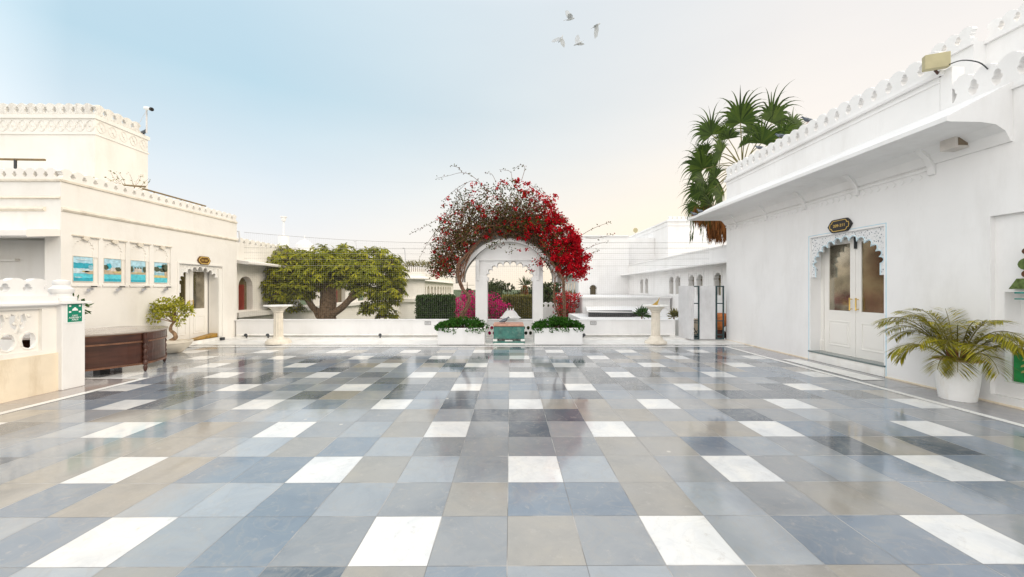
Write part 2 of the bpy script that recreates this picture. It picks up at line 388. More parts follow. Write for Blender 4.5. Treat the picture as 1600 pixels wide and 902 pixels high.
uv = N(t, 'ShaderNodeUVMap', uv_map='tile'); su = N(t, 'ShaderNodeSeparateXYZ'); t.links.new(uv.outputs[0], su.inputs[0])
def edge(o): return math_(t, 'MINIMUM', o, math_(t, 'SUBTRACT', 1.0, o))
e = math_(t, 'MINIMUM', edge(su.outputs[0]), edge(su.outputs[1]))
nj = N(t, 'ShaderNodeTexNoise'); nj.inputs['Scale'].default_value = 2.2; nj.inputs['Detail'].default_value = 4; t.links.new(g_.outputs['Position'], nj.inputs['Vector'])
gw = math_(t, 'MULTIPLY', nj.outputs[0], .013)
gf = math_(t, 'LESS_THAN', e, gw)
jc = ramp(t, nj.outputs[0], [(.45, (.10, .095, .09)), (.60, (.42, .40, .37))])
c = mix(t, math_(t, 'MULTIPLY', gf, .75), c, jc)
t.links.new(c, b.inputs['Base Color'])
n4 = N(t, 'ShaderNodeTexNoise'); n4.inputs['Scale'].default_value = 1.2; n4.inputs['Detail'].default_value = 6; t.links.new(g_.outputs['Position'], n4.inputs['Vector'])
rr = N(t, 'ShaderNodeMapRange'); t.links.new(n4.outputs[0], rr.inputs[0]); rr.inputs[1].default_value = .3; rr.inputs[2].default_value = .7; rr.inputs[3].default_value = .04; rr.inputs[4].default_value = .15
t.links.new(math_(t, 'ADD', rr.outputs[0], math_(t, 'MULTIPLY', gf, .4)), b.inputs['Roughness']); b.inputs['Specular IOR Level'].default_value = 1.0; b.inputs['IOR'].default_value = 1.55
n5 = N(t, 'ShaderNodeTexNoise'); n5.inputs['Scale'].default_value = 3.5; n5.inputs['Detail'].default_value = 3; t.links.new(g_.outputs['Position'], n5.inputs['Vector'])
bp = N(t, 'ShaderNodeBump'); bp.inputs['Strength'].default_value = .04; bp.inputs['Distance'].default_value = .02; t.links.new(n5.outputs[0], bp.inputs['Height']); t.links.new(bp.outputs[0], b.inputs['Normal'])
WH = (.84, .84, .83)
# side border slabs (grey) in long pieces
for k in range(9):
    y0 = -6 + k * 2.0
    if y0 < 10.3: strip(6.05, 6.9, y0, min(y0 + 2, 10.3), (.25 + .06 * R2.random(), .27, .29))
for k in range(8):
    y0 = -6 + k * 1.6; y1 = min(y0 + 1.6, 6.66)
    if y0 < y1: strip(-8.8, -6.60, y0, y1, (.34 + .05 * R2.random(), .33, .31))
strip(-9.0, 6.9, 10.40, 10.72, (.33, .34, .35))
fo = build('terrace_floor', fl, M, loc=(0, 0, 0), fix=False); tag(fo, kind='structure')
me = fo.data; ca = me.color_attributes.new('stone', 'FLOAT_COLOR', 'CORNER'); ul = me.uv_layers.new(name='tile')
for p in me.polygons:
    for q, li in enumerate(p.loop_indices):
        ca.data[li].color = (*cols[p.index], 1)
        ul.data[li].uv = ((0, 0), (1, 0), (1, 1), (0, 1))[q]
bl = MB()
def slab(x0, x1, y0, y1, z=.004): bl.add([(x0, y0, z), (x1, y0, z), (x1, y1, z), (x0, y1, z)], [(0, 1, 2, 3)])
slab(5.94, 6.05, -6, 10.28); slab(-6.60, -6.48, -6, 6.66); slab(-8.80, -6.48, 6.66, 6.74); slab(-9.0, 6.9, 10.28, 10.40)
slab(6.17, 6.57, 6.50, 8.43, .006); slab(6.17, 6.57, 1.6, 3.6, .006)
tag(build('border_line', bl, MARB, loc=(0, 0, 0)), kind='structure')
st = MB(); st.box(-9.0, 6.8, 10.72, 11.75, -.01, .012); st.box(-9.0, 6.8, 11.75, 12.42, -.01, .04)
tag(build('marble_strip', st, MARB), kind='structure')

# ------------------------------------------------------------------ right building
RB = thing('white_building', (6.8, 7, 0), 'long white plastered building on the right with scalloped parapet and carved double door', 'building')
fr = FX(6.8, -1); DY0, DY1 = 6.74, 8.40
w = MB()
wallo = [(-1, 0), (11.67, 0), (11.67, 5.0), (5.86, 5.0), (5.86, 4.35), (-1, 4.35)]
PN0, PN1 = 3.3, 5.24
w.plate(fr, wallo, [rect(DY0, DY1, .18, 2.75), rect(PN0, PN1, .12, 2.63)], .30)
w.box(7.1, 16, 11.37, 11.67, 0, 5.0); w.box(7.1, 16, -1, 11.37, 4.25, 4.345)
w.box(7.1, 16, -1.2, -1.0, 0, 4.24)
build('wall', w, PL, RB)
w = MB(); w.sweep([(.0, 4.96), (.05, 4.96), (.06, 5.0), (.05, 5.04), (0, 5.04), (-.3, 5.04), (-.3, 4.96)], fr, 5.80, 11.72)
w.sweep([(-.02, 11.64 - 6.66), (.05, 4.98)][:0] or [(0, 4.86), (.018, 4.86), (.018, 4.90), (0, 4.90)], fr, 5.86, 11.68)
w.sweep([(0, 4.30), (.03, 4.30), (.035, 4.35), (0, 4.36)], fr, 2, 5.86)
build('cornice', w, PL, RB)
w = MB(); merlons(w, fr, 5.86, 11.70, 5.04, .38, .268, .12, 0, .0)
fe = (Vector((0, 11.70, 0)), X_, Z_, Y_); merlons(w, fe, 6.92, 15, 5.04, .38, .268, .12)
build('parapet', w, PL, RB, bevel=.008)
w = MB(); merlons(w, fr, 2.5, 5.70, 4.36, .46, .262, .14); w.box(6.803, 7.0, 5.70, 5.858, 4.36, 5.03)
build('lower_parapet', w, PL, RB, bevel=.008)
# chajja eave: cove underside, sloped top
w = MB(); ev = [(0.001, 3.60), (.03, 3.60), (.10, 3.74), (.24, 3.83), (.45, 3.86), (.86, 3.865), (.90, 3.875), (.90, 3.94), (.86, 3.955), (0.001, 4.41)]
w.sweep(ev, fr, 5.0, 11.67)
fe = (Vector((0, 11.67, 0)), X_, Z_, Y_)
ve = []; n_ = len(ev)
for (a, z) in ev: ve += [Vector((6.8 - a, 11.67, z)), Vector((6.8 - a, 11.67 + a * .75, z)), Vector((6.8, 11.67 + a * .75, z)), Vector((15, 11.67 + a * .75, z))]
fs_ = []
for i in range(n_):
    j = (i + 1) % n_
    for q in range(3): fs_.append((i * 4 + q, i * 4 + q + 1, j * 4 + q + 1, j * 4 + q))
w.add(ve, fs_)
build('eave', w, PL, RB)
for yy in (11.2, 9.9, 8.6, 7.3, 6.0):
    w = MB(); w.plate((Vector((6.8, yy, 0)), -X_, Z_, Y_), [(0, 3.42), (.04, 3.44), (.055, 3.56), (.13, 3.70), (.26, 3.82), (.26, 3.85), (0, 3.85)], (), .09); build('eave_bracket', w, PL, RB, bevel=.01)
w = MB(); w.sweep([(0, 3.52), (.022, 3.52), (.03, 3.56), (0, 3.58)], fr, 6.0, 11.67)
for k in range(40): 
    y = 6.1 + k * .14; w.plate(fr, [(y, 3.44), (y + .05, 3.40), (y + .10, 3.44), (y + .05, 3.50)], (), .012, 0, .01)
build('moulding', w, PL, RB)
w = MB(); w.box(6.60, 6.8, 11.50, 11.66, 3.2, 3.6) if False else None
# recessed panel and niche at the near end
w = MB()
w.plate(FX(6.87, -1), rect(PN0, PN1, .12, 2.63), [rect(3.5, 5.14, .32, 1.56)], .05)
w.box(7.10, 7.14, 3.45, 5.2, .28, 1.6); w.box(6.92, 7.10, 5.14, 5.18, .28, 1.6); w.box(6.92, 7.10, 3.45, 5.14, .27, .32); w.box(6.92, 7.10, 3.45, 5.14, 1.56, 1.60)
build('niche_panel', w, PL, RB)
w = MB(); w.box(6.78, 6.80, -1, 6.70, 0, .022); w.box(6.78, 6.80, 8.46, 11.67, 0, .02)
build('skirting', w, STUC, RB)
# door
w = MB(); w.box(6.78, 7.2, DY0 - .02, DY1 + .02, 0.002, .18); build('door_step', w, MARB, RB, bevel=.006)
w = MB(); w.box(6.765, 7.2, DY0 - .03, DY1 + .03, .182, .212); build('door_sill', w, mat('slate_sill', (.16, .2, .2), .2, .1), RB, bevel=.005)
w = MB(); w.plate(FX(7.04, -1), rect(DY0, DY1, .212, 2.75), [rect(DY0 + .07, DY1 - .07, .213, 2.66)], .08); w.box(7.02, 7.04, DY1 - .05, DY1, .213, .45)
build('door_frame', w, PAINT, RB, bevel=.004)
def leafdoor(x, sg, y0, y1, z0, z1, gz, parent, gm):
    """door leaf in plane X=x facing sg*X, with glass above and a raised panel below"""
    w = MB(); f = FX(x, sg); a, b_ = y0 + .12, y1 - .12
    w.plate(f, rect(y0, y1, z0, z1), [rect(a, b_, gz, z1 - .10)], .045)
    d = build('door', w, PAINT, parent, bevel=.004)
    w = MB(); w.plate(f, rect(a - .01, b_ + .01, gz - .01, z1 - .09), (), .01, 0, -.02); build('glass_pane', w, gm, d)
    w = MB(); zl, zh = z0 + .16, gz - .22
    w.plate(f, rect(a, b_, zl, zh), [rect(a + .025, b_ - .025, zl + .025, zh - .025)], .012, 0, .011)
    w.plate(f, rect(a + .06, b_ - .06, zl + .06, zh - .06), (), .010, 0, .008); build('raised_panel', w, PAINT, d, bevel=.004)
    return d
ym = (DY0 + DY1) / 2
d1 = leafdoor(7.055, -1, ym + .004, DY1 - .075, .215, 2.655, 1.14, RB, GLASSL)
d2 = leafdoor(7.055, -1, DY0 + .075, ym - .004, .215, 2.655, 1.14, RB, GLASS)
def handle(x, sg, y, z, parent, L=.26):
    w = MB(); xx = x + sg * .055
    w.tube([(x + sg * .002, y, z + .03), (xx, y, z + .03)], .009, 8); w.tube([(x + sg * .002, y, z + L - .03), (xx, y, z + L - .03)], .009, 8)
    w.lathe([(.008, 0), (.016, .01), (.012, .04), (.014, L / 2), (.012, L - .04), (.016, L - .01), (.008, L)], (xx, y, z), 10)
    build('door_handle', w, BRASS, parent, smooth=True)
handle(7.05, -1, ym + .07, 1.16, d1); handle(7.05, -1, ym - .07, 1.16, d2)
w = MB(); w.box(7.0, 7.05, ym - .04, ym - .02, 2.42, 2.66); build('door_bolt', w, METD, d2)
def surround(parent, x, sg, y0, y1, zb, zt, zo, n, m1, m2, out):
    f = FX(x, sg); c_ = (y0 + y1) / 2; hw = (y1 - y0) / 2 - .10
    w = MB(); cp = cusp(c_, hw, zb, zb + .22, zo - .02, n, 5, 1.25)
    outer = [(y0, zb + .05)] + [(y0, zt), (y1, zt)] + [(y1, zb + .05)]
    w.plate(f, [(y0, zb), (y0, zt), (y1, zt), (y1, zb), (c_ + hw, zb)] + list(reversed(cp))[1:-1] + [(c_ - hw, zb)], (), .05)
    s_ = build('arch_surround', w, m1, parent)
    w = MB(); P = [Vector((x + sg * .0, a, b_)) for a, b_ in cp]; w.tube(P, .014, 5); 
    build('scalloped_edge', w, m2, s_)
    return s_
surround(RB, 6.84, -1, DY0, DY1, 1.86, 2.749, 2.60, 13, DOTS, mat('white_blue_edge', (.60, .74, .80), .6, .1, 14), True)
w = MB(); fo_ = .035
for o_ in (0,):
    w.plate(fr, rect(DY0 - fo_ - .012, DY1 + fo_ + .012, .003, 2.80), [rect(DY0 - fo_, DY1 + fo_, .004, 2.79)], .004, 0, .004)
build('painted_outline', w, BLUE, RB)
# set-back upper storey
UB = thing('upper_block', (11.4, 6.5, 4.35), 'set back upper block of white plaster rising above the right building parapet', 'building')
fu = FX(11.4, -1)
w = MB(); w.plate(fu, rect(2, 9.75, 4.35, 7.5), (), .3); w.box(11.1, 11.4, 8.86, 9.75, 4.35, 7.46); w.box(11.7, 16, 9.45, 9.75, 4.35, 7.5); w.box(11.7, 16, 2, 9.44, 7.3, 7.45); build('wall', w, PL, UB)
w = MB(); w.sweep([(0, 7.46), (.06, 7.46), (.06, 7.54), (0, 7.54)], fu, 2, 8.86); w.sweep([(0, 7.46), (.36, 7.46), (.36, 7.54), (0, 7.54)], fu, 8.86, 9.8); build('cornice', w, PL, UB)
w = MB(); merlons(w, fu, 2, 8.86, 7.54, .42, .27, .12); merlons(w, FX(11.08, -1), 8.86, 9.75, 7.54, .42, .27, .12); build('parapet', w, PL, UB)

# ------------------------------------------------------------------ left building
LB = thing('cream_building', (-9, 9.9, 0), 'cream white building on the left with four painted niches and a carved doorway', 'building')
fl_ = FX(-9.0, 1); LD0, LD1 = 10.15, 11.67
NI = [(7.70 + .582 * k, 8.19 + .575 * k) for k in range(4)]
w = MB(); w.plate(fl_, rect(7.5, 12.3, 0, 3.78), [rect(LD0, LD1, .12, 2.30)] + [rect(a, b_, 1.70, 2.70) for a, b_ in NI], .30)
w.box(-18, -9.3, 12.0, 12.3, 0, 3.78); w.box(-18, -9.3, 7.5, 7.8, 2.70, 3.78); w.box(-18, -9.3, 7.8, 12, 3.6, 3.7)
build('wall', w, PLW, LB)
w = MB()
for k, (a, b_) in enumerate(NI):
    w.plate(fl_, rect(a, b_, 1.70, 2.70), (), .02, 0, -.045)
    c_ = (a + b_) / 2; hw = .17
    cp = cusp(c_ - .02, hw, 2.28, 2.42, 2.62, 9, 4)
    w.plate(fl_, [(a, 2.28), (a, 2.70), (b_, 2.70), (b_, 2.28), (c_ - .02 + hw, 2.28)] + list(reversed(cp))[1:-1] + [(c_ - .02 - hw, 2.28)], (), .02, 0, -.028)
    w.plate(fl_, rect(a - .03, b_ + .03, 1.655, 1.70), (), .05, 0, .03)
build('painted_niche', w, PLW, LB)
w = MB()
for k, (a, b_) in enumerate(NI):
    c_ = (a + b_) / 2
    w.plate(fl_, rect(a - .02, c_ - .06, 2.70, 2.725), (), .03, 0, .025); w.plate(fl_, rect(c_ + .06, b_ + .02, 2.70, 2.725), (), .03, 0, .025)
    w.plate(fl_, [(c_ - .07, 2.66), (c_, 2.62), (c_ + .07, 2.66), (c_ + .05, 2.72), (c_ - .05, 2.72)], (), .03, 0, .02)
build('niche_moulding', w, STONE, LB)
w = MB(); w.sweep([(0, 3.16), (.03, 3.17), (.05, 3.20), (.03, 3.24), (0, 3.25)], fl_, 7.5, 12.3); w.sweep([(0, 3.75), (.03, 3.76), (.03, 3.80), (-.3, 3.80), (-.3, 3.75)], fl_, 7.5, 12.3)
fp = FY(7.5)
w.sweep([(0, 3.16), (.03, 3.17), (.05, 3.20), (.03, 3.24), (0, 3.25)], fp, -18, -9.3); w.sweep([(0, 3.4), (.04, 3.42), (.0, 3.46)], fp, -18, -9.0); w.sweep([(0, 3.75), (.03, 3.76), (.03, 3.80), (0, 3.80)], fp, -18, -9.0)
build('string_course', w, STONE, LB)
w = MB(); merlons(w, FX(-9.0, 1), 7.5, 12.3, 3.80, .23, .208, .10); merlons(w, fp, -18, -9.1, 3.80, .23, .208, .10, 0, -.001); build('parapet', w, PLW, LB)
# porch on its near side
w = MB(); w.plate(fp, rect(-18, -9.3, 2.66, 2.70), (), .3, 0, .0)
w.sweep([(0, 2.80), (0, 2.66), (.5, 2.58), (.52, 2.60), (.52, 2.70), (.5, 2.72)], fp, -18, -9.02); build('porch_eave', w, PLW, LB)
w = MB(); w.plate(FY(8.1), rect(-18, -9.3, 0, 2.65), [arch(-12.35, .36, 1.0, 1.72, 1.95)], .2); w.box(-18, -10.6, 8.02, 8.1, 2.2, 2.25); w.plate(FY(8.1), rect(-13.1, -11.6, .6, 2.1), [rect(-13.04, -11.66, .66, 2.04)], .03, 0, .03); w.box(-9.32, -9.3, 7.5, 8.09, 0, 2.65) ; build('porch_wall', w, PLW, LB)
w = MB(); w.box(-9.42, -9.32, 7.62, 7.74, 0, 2.66); w.box(-9.72, -9.64, 7.98, 8.06, 0, 2.6); build('porch_column', w, PL, LB, bevel=.01)
w = MB(); w.box(-12.75, -11.95, 8.32, 8.34, .9, 2.1); build('dark_opening', w, BLIND, LB)
w = MB(); w.plate(FX(-9.30, 1), rect(LD0, LD1, .12, 2.30), [rect(LD0 + .06, LD1 - .06, .121, 2.22)], .08); w.box(-9.31, -9.0, LD1 - .13, LD1 - .001, .125, 2.22); build('door_frame', w, PAINT, LB, bevel=.004)
yl = (LD0 + LD1 - .1) / 2 + .02
l1 = leafdoor(-9.33, 1, LD0 + .065, yl - .004, .125, 2.215, 1.02, LB, GLASS); l2 = leafdoor(-9.33, 1, yl + .004, LD1 - .135, .125, 2.215, 1.02, LB, GLASSL)
handle(-9.33, 1, yl - .06, 1.02, l1); handle(-9.33, 1, yl + .06, 1.02, l2)
surround(LB, -9.05, 1, LD0, LD1, 1.5, 2.299, 2.17, 11, mat('carved_white', (.80, .79, .76), .7, .03, 8, .8, 30, dirt=((.3, .3, .3), 38, .9, (1, 1, 1))), PL, False)
w = MB(); w.plate(fl_, rect(LD0 - .05, LD1 + .05, .005, 2.35), [rect(LD0, LD1, .006, 2.30)], .02, 0, .02); build('door_architrave', w, PLW, LB)
w = MB(); w.box(-9.3, -8.98, LD0, LD1, 0.014, .12); build('door_step', w, MARB, LB)
w = MB(); w.plate(FX(-9.03, 1), [(LD0 + .35, .125), (LD1 - .14, .125), (LD1 - .14, .24), (LD0 + .35, .13)], (), .22); tag(build('wooden_ramp', w, mat('ramp_wood', (.36, .20, .03), .5, .2, 9)), 'low yellowish wooden wedge lying in the left doorway', 'ramp')
w = MB(); w.box(-9.02, -8.9, 11.55, 11.67, .013, .10); tag(build('floor_spotlight', w, METD, bevel=.01), 'small black box light at the foot of the left doorway', 'light')

# tower behind
TW = thing('tower', (-15, 12.6, 3.7), 'square cream tower with carved frieze and scalloped parapet behind the left building', 'tower')
tx, ty0, ty1 = -13.0, 11.72, 13.42
w = MB(); w.box(tx - 8, tx, ty0, ty1, 3.0, 7.0); build('wall', w, PLW, TW)
w = MB(); w.box(tx - 8, tx + .03, ty0 - .03, ty1 + .03, 6.44, 6.48); w.box(tx - 8, tx + .04, ty0 - .04, ty1 + .04, 6.94, 7.06); build('cornice', w, PLW, TW)
w = MB(); fq = FX(tx, 1); ff = FY(ty0)
def frieze(f, u0, u1):
    n = int((u1 - u0) / .30)
    for i in range(n):
        u = u0 + (i + .5) * (u1 - u0) / n
        for (rr_, aa, bb, vc) in ((.12, 0, 2 * pi, 6.71),):
            P = [f[0] + f[1] * (u + rr_ * cos(a_ * pi / 6)) + f[2] * (vc + .17 * sin(a_ * pi / 6)) + f[3] * .004 for a_ in range(13)]
            w.tube(P, .012, 4)
        P = [f[0] + f[1] * (u - .15 + .3 * k / 6) + f[2] * (6.71 + .12 * sin(pi * k / 3)) + f[3] * .004 for k in range(7)]; w.tube(P, .012, 4)
        w.ico(f[0] + f[1] * u + f[2] * 6.71 + f[3] * .003, .035, 1)
    for i in range(int((u1 - u0) / .1)):
        w.ico(f[0] + f[1] * (u0 + .05 + i * .1) + f[2] * 7.08 + f[3] * .03, .022, 1)
frieze(fq, ty0, ty1); frieze(ff, tx - 6, tx); build('carved_frieze', w, PLC, TW)
w = MB(); merlons(w, FX(tx, 1), ty0, ty1 - .25, 7.06, .36, .29, .1); merlons(w, FY(ty0), tx - 8, tx - .1, 7.06, .36, .29, .1, 0, -.002); build('parapet', w, PLC, TW)
def pole_cam():
    t_ = thing('security_camera', at(229, 208, 13.2), 'white security camera on a thin pole on the tower corner', 'camera')
    a = at(229, 208, 13.2); b_ = at(229, 168, 13.2); w = MB(); w.tube([a, b_], .025, 6); w.tube([b_ - Z_ * .1, a + Vector((-.25, 0, .35)), a - X_ * .3], .008, 4); build('pole', w, GREYP, t_)
    w = MB(); w.tube([b_ + Vector((-.05, 0, -.02)), b_ + Vector((.2, -.05, -.08))], .06, 8); build('housing', w, WSIGN, t_)
    w = MB(); w.tube([b_ + Vector((.2, -.05, -.08)), b_ + Vector((.25, -.06, -.1))], .065, 8); build('lens_hood', w, BLACK, t_)
pole_cam()
# poles on the roof
w = MB(); w.tube([(-9.33, 9.5, 4.15), (-9.33, 11.45, 4.14)], .022, 8)
for y in (9.8, 10.6, 11.3): w.tube([(-9.33, y, 3.7), (-9.33, y, 4.14)], .012, 6)
tag(build('roof_pole', w, PIPE), 'long bamboo pole running just above the scalloped parapet of the left building', 'pole')
w = MB(); w.tube([at(-60, 248, 9.2), at(70, 250, 9.2)], .028, 8); a = at(24, 249, 9.2); w.tube([a, (a.x, a.y, 3.7)], .03, 6, 1)
tag(build('roof_pole', w, [PIPE, METD]), 'brown horizontal pole on a dark post in front of the tower wall', 'pole')
w = MB(); w.tube([at(188, 289, 9.3), at(227, 292, 9.3)], .022, 8); a = at(200, 290, 9.3); w.tube([a, (a.x, a.y, 3.7)], .012, 6)
tag(build('roof_pole', w, PIPE), 'short bamboo pole beside the dry shrub on the left roof', 'pole')
sh = thing('dry_shrub', (at(205, 290, 9.6).x, 9.6, 3.7), 'sparse dry shrub growing on the roof below the tower', 'shrub')
w = MB(); w2 = MB(); base = Vector((at(205, 290, 9.6).x, 9.6, 3.7))
for k in range(16):
    d = Vector((rnd() * 1.2 - .75, rnd() * .5 - .25, 1)).normalized(); p = base + Vector((0, 0, 0)); P = [p]
    for q in range(6): p = p + d * .15; d = (d + rv() * .35 - Z_ * .07).normalized(); P.append(p)
    w.tube(P, [.008 * (1 - q / 8) for q in range(len(P))], 4)
    for q in range(8): leaf(w2, P[random.randint(3, 6)] + rv() * .03, rv(), rv(), .05, .03)
build('twigs', w, VINEB, sh, fix=False); build('leaves', w2, LEAFY, sh, fix=False)

# paintings and lamps
def painting(k, label):
    a, b_ = NI[k]; y0, y1 = a + .03, a + .40; z0, z1 = 1.765, 2.285
    o = thing('painting', (-9.02, (y0 + y1) / 2, z0), label, 'painting', 'lake paintings in the wall niches')
    f = (Vector((-9.0445, y0, z0)), Y_, Z_, X_); wd, h = y1 - y0, z1 - z0
    w = MB(); w.plate(f, rect(0, wd, 0, h), (), .012, 0, .012)
    def band(v0, v1, m, amp=.0, w_=.014):
        n = 12; up = [(wd * i / n, h * v1 + amp * sin(i * 1.7 + k * 2 + v1 * 9)) for i in range(n + 1)]
        w.plate(f, [(0.001, h * v0), (wd - .001, h * v0)] + [(min(max(x, .001), wd - .001), y) for x, y in reversed(up)], (), .001, m, w_)
    def blob(u, v, ru, rv_, m, w_=.022):
        n = 11; w.plate(f, [(min(max(wd * u + wd * ru * cos(2 * pi * i / n) * (1 + .18 * sin(i * 5.1)), .001), wd - .001), h * v + h * rv_ * sin(2 * pi * i / n) * (1 + .15 * cos(i * 3.3))) for i in range(n)], (), .001, m, w_)
    # 0 sky 1 teal 2 water 3 pale 4 land 5 tree 6 sand 7 wall 8 mist
    if k == 0:
        band(.0, .5, 2, .003); band(.5, .74, 1, .006, .016); band(.32, .52, 3, .004, .018); band(0, .14, 1, .004, .018); blob(.85, .37, .3, .07, 4); blob(.62, .40, .2, .03, 6); blob(.88, .58, .13, .10, 8)
        blob(.25, .16, .2, .02, 3); blob(.45, .88, .3, .03, 3)
    elif k == 1:
        band(0, .42, 2, .003); band(.32, .50, 4, .008, .018); blob(.12, .62, .14, .11, 5); blob(.3, .68, .14, .12, 1); blob(.82, .56, .18, .09, 5); w.plate(f, rect(wd * .38, wd * .68, h * .46, h * .62), (), .001, 7, .020); blob(.8, .42, .3, .03, 6); band(.0, .12, 1, .004, .018)
    elif k == 2:
        band(0, .36, 2, .002); band(.36, .46, 4, .003, .016); band(.46, .75, 8, .006, .015); w.plate(f, rect(wd * .24, wd * .72, h * .42, h * .64), (), .001, 7, .020)
        for u in (.3, .48, .66): blob(u, .66, .05, .04, 5)
        blob(.07, .60, .11, .13, 5); blob(.92, .60, .13, .14, 5); blob(.55, .44, .4, .02, 6); band(0, .1, 1, .003, .017)
    else:
        band(0, .30, 2, .003); band(.24, .36, 6, .006, .018); band(.36, .50, 8, .004, .016); blob(.2, .66, .24, .12, 5); blob(.82, .74, .26, .2, 5); blob(.6, .62, .2, .10, 5); blob(.9, .45, .14, .16, 4); blob(.4, .5, .3, .03, 3); blob(.5, .8, .3, .04, 1)
    build('canvas', w, CYAN, o)
    w = MB(); w.plate(f, rect(-.008, wd + .008, -.008, h + .008), [rect(.001, wd - .001, .001, h - .001)], .02, 0, .025); build('frame', w, STONE, o)
painting(0, 'lake painting with mostly open blue water and one islet, nearest to the pillar')
painting(1, 'lake painting with a white house between two dark trees above a rocky bank')
painting(2, 'lake painting with a square pale palace centred above turquoise water')
painting(3, 'lake painting with tall dark trees massed at its right edge, nearest to the doorway')
for k, lb in enumerate(('under the painting of open water', 'under the painting of the white house between trees', 'under the painting of the square pale palace', 'under the painting with tall dark trees')):
    a, b_ = NI[k]; c_ = a + .27
    o = thing('wall_lamp', (-9, c_, 1.60), 'small silver picture lamp with black clip ' + lb, 'lamp', 'picture lamps below the niches')
    w = MB(); w.tube([(-9.0, c_, 1.60), (-8.93, c_, 1.60)], .016, 8); w.tube([(-8.93, c_ + .02, 1.60), (-8.88, c_ - .09, 1.575)], .028, 10); build('lamp_head', w, STEEL, o, smooth=True)
    w = MB(); w.box(-8.95, -8.90, c_ + .02, c_ + .10, 1.640, 1.665); build('clip', w, BLACK, o)

def plaque(x, sg, y, z, wd, h, s, size, label, m0, m1):
    o = thing('name_plaque', (x, y, z - h / 2), label, 'sign'); f = (Vector((x, y, z)), Y_ * -sg if False else (Y_ if sg > 0 else -Y_), Z_, X_ * sg)
    def shape(k):
        a, b_ = wd / 2 * k, h / 2 * k
        q = [(a, .0), (a * .93, b_ * .2), (a * .80, b_ * .62), (a * .62, b_ * .98), (a * .40, b_)]
        return q + [(-u, v) for u, v in reversed(q)] + [(-u, -v) for u, v in q[1:]] + [(u, -v) for u, v in reversed(q[1:])]
    def line(k):
        a, b_ = wd / 2 * k, h / 2 * k
        q = [(a, 0), (a * .95, b_ * .45), (a * .78, b_ * .5), (a * .72, b_ * .85), (a * .6, b_ * .98)]
        return q + [(-u, v) for u, v in reversed(q)] + [(-u, -v) for u, v in q[1:]] + [(u, -v) for u, v in reversed(q[1:])]
    w = MB(); w.plate(f, shape(1), (), .035, 0, .04); build('board', w, m0, o, bevel=.006)
    w = MB(); P = [f[0] + f[1] * u + f[2] * v + f[3] * .041 for u, v in line(.80)]; w.tube(P + [P[0]], .008 if sg < 0 else .012, 5); build('gold_border', w, m1, o)
    text(s, size, f, 0, 0, .042, .002, m1, o)
plaque(6.8, -1, 7.62, 2.905, .56, .27, '209-211', .085, 'black and gold name plaque above the blue edged door', BLACK, GOLD)
plaque(-9.0, 1, 10.96, 2.435, .46, .24, '201-207', .07, 'small brown and gold name plaque above the left doorway', BROWNF, GOLD)

# ------------------------------------------------------------------ balustrade with pillar (left foreground)
BR = thing('balustrade', (-7.2, 5.5, 0), 'low cream balustrade wall with pierced jali panel and square end pillar at left', 'balustrade')
fb = FX(-7.15, 1)
w = MB(); w.plate(FX(-7.12, 1), rect(1.5, 5.92, 0, .60), (), .28); build('dado', w, STUC, BR, bevel=.01)
w = MB(); w.plate(fb, rect(1.5, 5.92, .60, 1.36), [rect(4.28, 5.72, .66, 1.30), rect(2.4, 3.84, .66, 1.30)], .18); build('frame_wall', w, PLW, BR)
def jali(y0, y1, z0, z1):
    w = MB(); f = FX(-7.20, 1); n = round((y1 - y0) / .24); p = (y1 - y0) / n; H = []; k_ = 12; P3 = lambda u, v: (-7.20, u, v)
    def oval(u, z, a, b_): return [(u + a * cos(2 * pi * k / k_), z + b_ * sin(2 * pi * k / k_)) for k in range(k_)]
    for i in range(n):
        u = y0 + (i + .5) * p; L = [oval(u, z0 + .17, p * .40, .13)]
        H += L
        for q in L: w.tube([P3(*c_) for c_ in q + [q[0]]], .017, 5)
        for c_ in ((u, z1 - .10, .016), ): w.ico((-7.20, c_[0], c_[1]), .03, 1)
    for i in range(1, n):
        u = y0 + i * p; H += [[(u, z0 + .27), (u - p * .12, z0 + .34), (u - p * .30, z0 + .38), (u - p * .42, z0 + .47), (u - p * .30, z0 + .58), (u - p * .14, z0 + .55), (u, z0 + .60), (u + p * .14, z0 + .55), (u + p * .30, z0 + .58), (u + p * .42, z0 + .47), (u + p * .30, z0 + .38), (u + p * .12, z0 + .34)]]
        for sg in (-1, 1): w.tube([P3(u + sg * p * x_, z0 + z_) for x_, z_ in ((0, .60), (.10, .50), (.0, .40), (-.12, .30))], .013, 5)
        for (du, dz, r_) in ((0, .47, .036), (.035, .43, .028), (-.035, .43, .028), (0, .40, .02)): w.ico((-7.21, u + du, z0 + dz), (.025, r_, r_), 1)
    w.plate(f, rect(y0 + .001, y1 - .001, z0 + .001, z1 - .001), H, .05)
    build('jali_panel', w, PLW, BR)
jali(4.28, 5.72, .66, 1.30); jali(2.4, 3.84, .66, 1.30)
w = MB(); w.sweep([(.06, 1.345), (.08, 1.36), (.08, 1.39), (.03, 1.41), (.02, 1.50), (-.2, 1.50), (-.2, 1.345)], fb, 1.5, 5.90); build('coping', w, PL, BR)
w = MB(); merlons(w, FX(-7.2, 1), 1.6, 5.84, 1.50, .26, .25, .10); build('parapet', w, PL, BR)
w = MB(); w.box(-7.42, -7.06, 5.90, 6.22, 0, 1.36); build('pillar', w, PL, BR, bevel=.012)
w = MB(); w.box(-7.46, -7.00, 5.86, 6.27, 1.362, 1.40); build('pillar_cap', w, PL, BR, bevel=.008)
